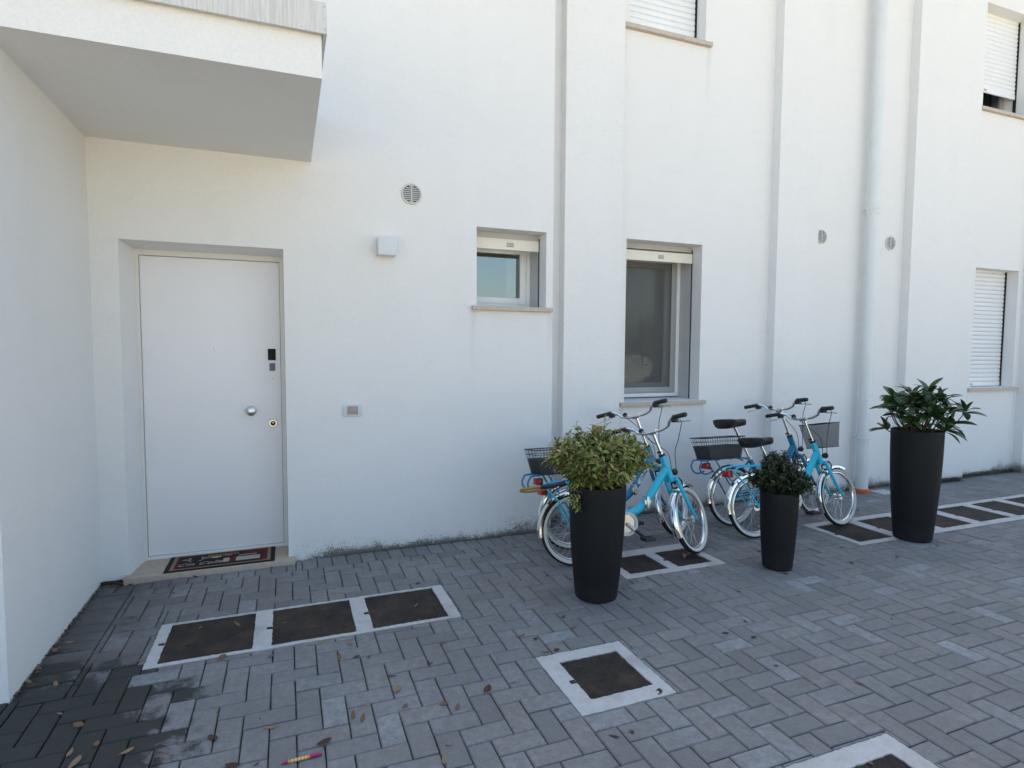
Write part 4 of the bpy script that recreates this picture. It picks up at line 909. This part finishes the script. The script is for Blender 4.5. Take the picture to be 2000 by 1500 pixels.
# ------------------------------------------------------------------ fallen leaves and small litter
lr = random.Random(17); leafmesh = {}
def dry_leaf(n, slim):
    vs, fs = [], []; m = 6; tw = lr.uniform(-0.5, 0.5); cu = lr.uniform(0.1, 0.45); cl = lr.uniform(0.15, 0.6)
    for i in range(m + 1):
        u = i / m; w = slim * math.sin(math.pi * (0.06 + 0.9 * u)) ** 0.8 if 0 < i < m else 0.02; x = u - 0.5; zc = cu * (x * x) * 1.1
        for k in (-1, -0.5, 0, 0.5, 1): vs.append((x + lr.uniform(-0.01, 0.01), w * k, zc + cl * (w * k) ** 2 * 2.2 + tw * x * w * k + (0.02 * abs(k)) + 0.015 + lr.uniform(0, 0.012)))
    for i in range(m):
        for k in range(4): fs.append((5 * i + k, 5 * i + k + 1, 5 * i + k + 6, 5 * i + k + 5))
    b = len(vs); vs += [(-0.5, 0.012, 0.10 * cu + 0.03), (-0.5, -0.012, 0.10 * cu + 0.03), (-0.72, 0.006, 0.02), (-0.72, -0.006, 0.02)]; fs.append((b, b + 1, b + 3, b + 2))
    me = bpy.data.meshes.new('fallen_leaf'); me.from_pydata(vs, [], fs); me.polygons.foreach_set('use_smooth', [True] * len(fs)); return me
for cname in LEAFM:
    leafmesh[cname] = []
    for k in range(5): me = dry_leaf(k, lr.choice((0.15, 0.2, 0.28, 0.32))); me.materials.append(LEAFM[cname]); leafmesh[cname].append(me)
SPOTS = [(-1.117, 3.972), (-1.077, 3.585), (-1.12, 3.516), (-1.134, 3.339), (-1.126, 3.215), (-1.008, 3.154), (-0.912, 2.887), (-0.815, 2.77), (-0.713, 2.61), (-0.792, 2.584), (-0.755, 2.511), (-0.593, 2.519), (-0.691, 3.255), (-0.802, 3.359), (-0.467, 3.538), (-0.28, 3.508), (-0.5, 3.358), (-0.321, 3.141), (-0.033, 3.437), (0.283, 3.282), (-0.093, 3.068), (0.287, 3.063), (0.222, 2.937), (0.36, 2.893), (0.302, 2.914), (0.199, 2.804), (0.708, 3.396), (0.83, 3.369), (0.681, 3.202), (0.74, 2.899), (0.635, 2.733), (0.767, 2.524), (0.821, 2.416), (0.456, 2.431), (0.272, 2.406), (0.238, 2.441), (0.443, 2.563), (0.613, 2.381), (0.115, 2.308), (-0.085, 2.478), (-0.296, 2.489), (-0.486, 2.512), (-0.472, 2.449), (-0.303, 2.69), (-0.211, 2.294), (-0.125, 2.564), (0.303, 2.489), (0.57, 2.12), (0.531, 2.048), (0.101, 3.111), (0.151, 3.133), (-1.131, 3.697), (-0.595, 4.344), (-0.121, 4.357), (1.331, 3.164), (1.371, 2.953), (1.15, 2.82), (1.215, 2.769), (0.96, 2.659), (1.27, 2.624), (1.207, 2.624), (1.048, 2.538), (0.827, 2.42), (0.955, 2.432), (2.416, 2.533), (2.675, 2.873), (3.196, 3.0), (2.322, 2.371), (3.01, 2.333), (3.231, 2.258), (2.456, 1.855), (2.023, 1.475), (1.548, 2.13), (1.196, 1.936), (1.469, 2.947), (1.457, 2.806), (2.213, 2.462)]
COL = {0: 'tan', 1: 'tan', 2: 'tan', 3: 'tan', 4: 'tan', 5: 'tan', 6: 'tan', 9: 'tan', 10: 'tan', 11: 'tan', 12: 'tan'}
BIG = {10: 0.075, 9: 0.055, 1: 0.05, 2: 0.06, 3: 0.06, 34: 0.055, 38: 0.06, 56: 0.06, 11: 0.05}
for _ in range(26): SPOTS.append((lr.uniform(-0.9, 2.6), lr.uniform(1.9, 4.2)))
for _ in range(14): SPOTS.append((LW + 0.02 + abs(lr.gauss(0, 0.02)), lr.uniform(3.08, 4.4)))
for _ in range(30): SPOTS.append((LW + 0.02 + lr.uniform(0, 0.16), F - 0.02 - abs(lr.gauss(0, 0.025))))
for _ in range(22): SPOTS.append((lr.uniform(2.9, 5.5), lr.uniform(2.2, 4.3)))
for q, (x, y) in enumerate(SPOTS):
    if any(o[0][0] - .02 < x < o[0][1] + .02 and o[0][2] - .02 < y < o[0][3] + .02 for o in PITS) and q >= 77: continue
    cn = COL.get(q) or lr.choice(('brown', 'brown', 'brown', 'dark', 'dark', 'tan'))
    o = bpy.data.objects.new('fallen_leaf', lr.choice(leafmesh[cn])); C.objects.link(o)
    sz = BIG.get(q) or lr.choice((0.026, 0.034, 0.04, 0.05)) * (1.15 if q < 77 else 0.85)
    oncover = any(h[0] < x < h[1] and h[2] < y < h[3] for _, hs in PITS for h in hs)
    o.location = (x, y, 0.0005 if not oncover else -0.003); o.scale = (sz, sz, sz); o.rotation_euler = (lr.gauss(0, 0.12), lr.gauss(0, 0.12), lr.uniform(0, 6.28))
    nm = {'tan': 'pale tan', 'brown': 'brown', 'dark': 'dark reddish brown'}[cn]
    if oncover: L_ = f'{nm} dry leaf lying on a rusty manhole cover'; G_ = f'{nm} leaves on covers'
    elif x < LW + 0.2: L_ = f'{nm} dry leaf lying along the foot of the side wall'; G_ = f'{nm} leaves by the side wall'
    else: L_ = f'{nm} dry leaf lying on the grey pavers'; G_ = f'{nm} leaves on the pavers'
    if q == 10: L_ = 'largest pale curled leaf, on the wet pavers by the bottom edge of the picture'
    if q == 34: L_ = 'large slim reddish brown leaf lying on the pavers beside the marker pen'
    tag(o, L_, 'leaf', G_)
# crumpled leaf clump caught under the front wheel
m = MB(); 
for (dx, dy, a, L) in ((0, 0, 0.3, 0.07), (0.02, 0.02, 2.0, 0.06), (-0.03, 0.01, 4.0, 0.065), (0.03, -0.03, 5.2, 0.05), (0.0, 0.0, 1.2, 0.05)):
    leaf_geo(m, Vector((dx, dy, 0.006)), Vector((math.cos(a), math.sin(a), 0.45)), Vector((0.2, 0.1, 1)), L, 0.035, 0.8, 0.5)
o = m.build('crumpled_leaf', LEAFM['tan']); o.location = (2.80, 3.52, 0.0); tag(o, 'crumpled pale leaf caught under the turquoise bicycle front wheel', 'leaf')
# soil and moss crumbs gathered in the angle of wall and paving
db = MB(); dr = random.Random(4)
def crumbs(n, fx_, fy_, smin, smax, zmax):
    for _ in range(n):
        x, y = fx_(), fy_(); s = dr.uniform(smin, smax); z = dr.uniform(0, zmax)
        c = Vector((x, y, z)); vs = [c + Vector((dr.gauss(0, s), dr.gauss(0, s), abs(dr.gauss(0, s * 0.6)))) for _ in range(4)]; db.add(vs, [(0, 1, 2), (0, 2, 3), (0, 3, 1), (1, 3, 2)])
crumbs(500, lambda: LW + abs(dr.gauss(0, 0.016)), lambda: dr.uniform(3.07, 4.42), 0.002, 0.006, 0.006)
crumbs(420, lambda: dr.uniform(LW, -1.0), lambda: F - abs(dr.gauss(0, 0.022)), 0.002, 0.007, 0.01)
crumbs(500, lambda: dr.uniform(0.05, 2.07), lambda: F - abs(dr.gauss(0, 0.008)), 0.0015, 0.004, 0.006)
crumbs(900, lambda: dr.choice((dr.uniform(2.8, 4.5), dr.uniform(5.1, 6.45))), lambda: RC - abs(dr.gauss(0, 0.03)), 0.002, 0.008, 0.02)
crumbs(1300, lambda: dr.uniform(6.5, 7.5), lambda: PL - abs(dr.gauss(0, 0.025)), 0.002, 0.009, 0.045)
crumbs(1100, lambda: dr.uniform(7.55, 8.7), lambda: RC - abs(dr.gauss(0, 0.03)), 0.002, 0.009, 0.05)
dbo = db.build('debris', noisy('moss_and_soil', (0.035, 0.026, 0.017), (0.075, 0.06, 0.033), 25, 0.95)); dbo['kind'] = 'stuff'
dbo['label'] = 'dark soil, moss and leaf crumbs along the foot of the walls'; dbo['category'] = 'debris'
# felt pen dropped on the paving
pn = empty('marker_pen', (0.03, 2.238, 0.006), (0, 0, rad(1.5))); tag(pn, 'yellow and magenta marker pen lying on the pavers', 'marker pen')
YEL = mat('pen_yellow', (0.62, 0.28, 0.03), 0.4); MAG = mat('pen_magenta', (0.36, 0.015, 0.10), 0.35); PNW = mat('pen_print', (0.6, 0.55, 0.4), 0.5)
MB().tube([(-0.048, 0, 0), (0.028, 0, 0)], 0.0062, 12).build('barrel', YEL, pn, True)
MB().tube([(0.0282, 0, 0), (0.034, 0, 0), (0.066, 0, 0), (0.072, 0, 0)], [0.0068, 0.0072, 0.006, 0.003], 12).build('cap', MAG, pn, True)
MB().tube([(-0.0482, 0, 0), (-0.062, 0, 0), (-0.0725, 0, 0)], [0.006, 0.005, 0.0025], 12).build('tip', MAG, pn, True)
for k in range(5): MB().tube([(-0.036 + k * 0.012, 0, 0), (-0.031 + k * 0.012, 0, 0)], 0.0064, 12, False).build('print_band', PNW, pn, True)

# ------------------------------------------------------------------ far planting across the yard (behind the camera, mirrored in the panes)
tl = MB(); tr = random.Random(8)
for k in range(46):
    cx, cy = -25 + k * 2.1 + tr.uniform(-0.6, 0.6), -38 + tr.uniform(-3, 3); h = tr.uniform(3.2, 5.2); r = tr.uniform(1.2, 2.0)
    for _ in range(130):
        a, b, u = tr.uniform(0, 6.28), math.acos(tr.uniform(-1, 1)), tr.random() ** 0.4
        c = Vector((cx + r * u * math.sin(b) * math.cos(a), cy + r * u * math.sin(b) * math.sin(a), h * 0.52 + h * 0.5 * u * math.cos(b))); s = 0.3
        tl.add([c + Vector((tr.gauss(0, s), tr.gauss(0, s), tr.gauss(0, s))) for _ in range(3)], [(0, 1, 2)])
to = tl.build('tree_line', noisy('far_foliage', (0.03, 0.05, 0.02), (0.06, 0.09, 0.035), 1, 0.8, 0)); to['kind'] = 'stuff'
to['label'] = 'low line of trees across the yard mirrored in the panes'
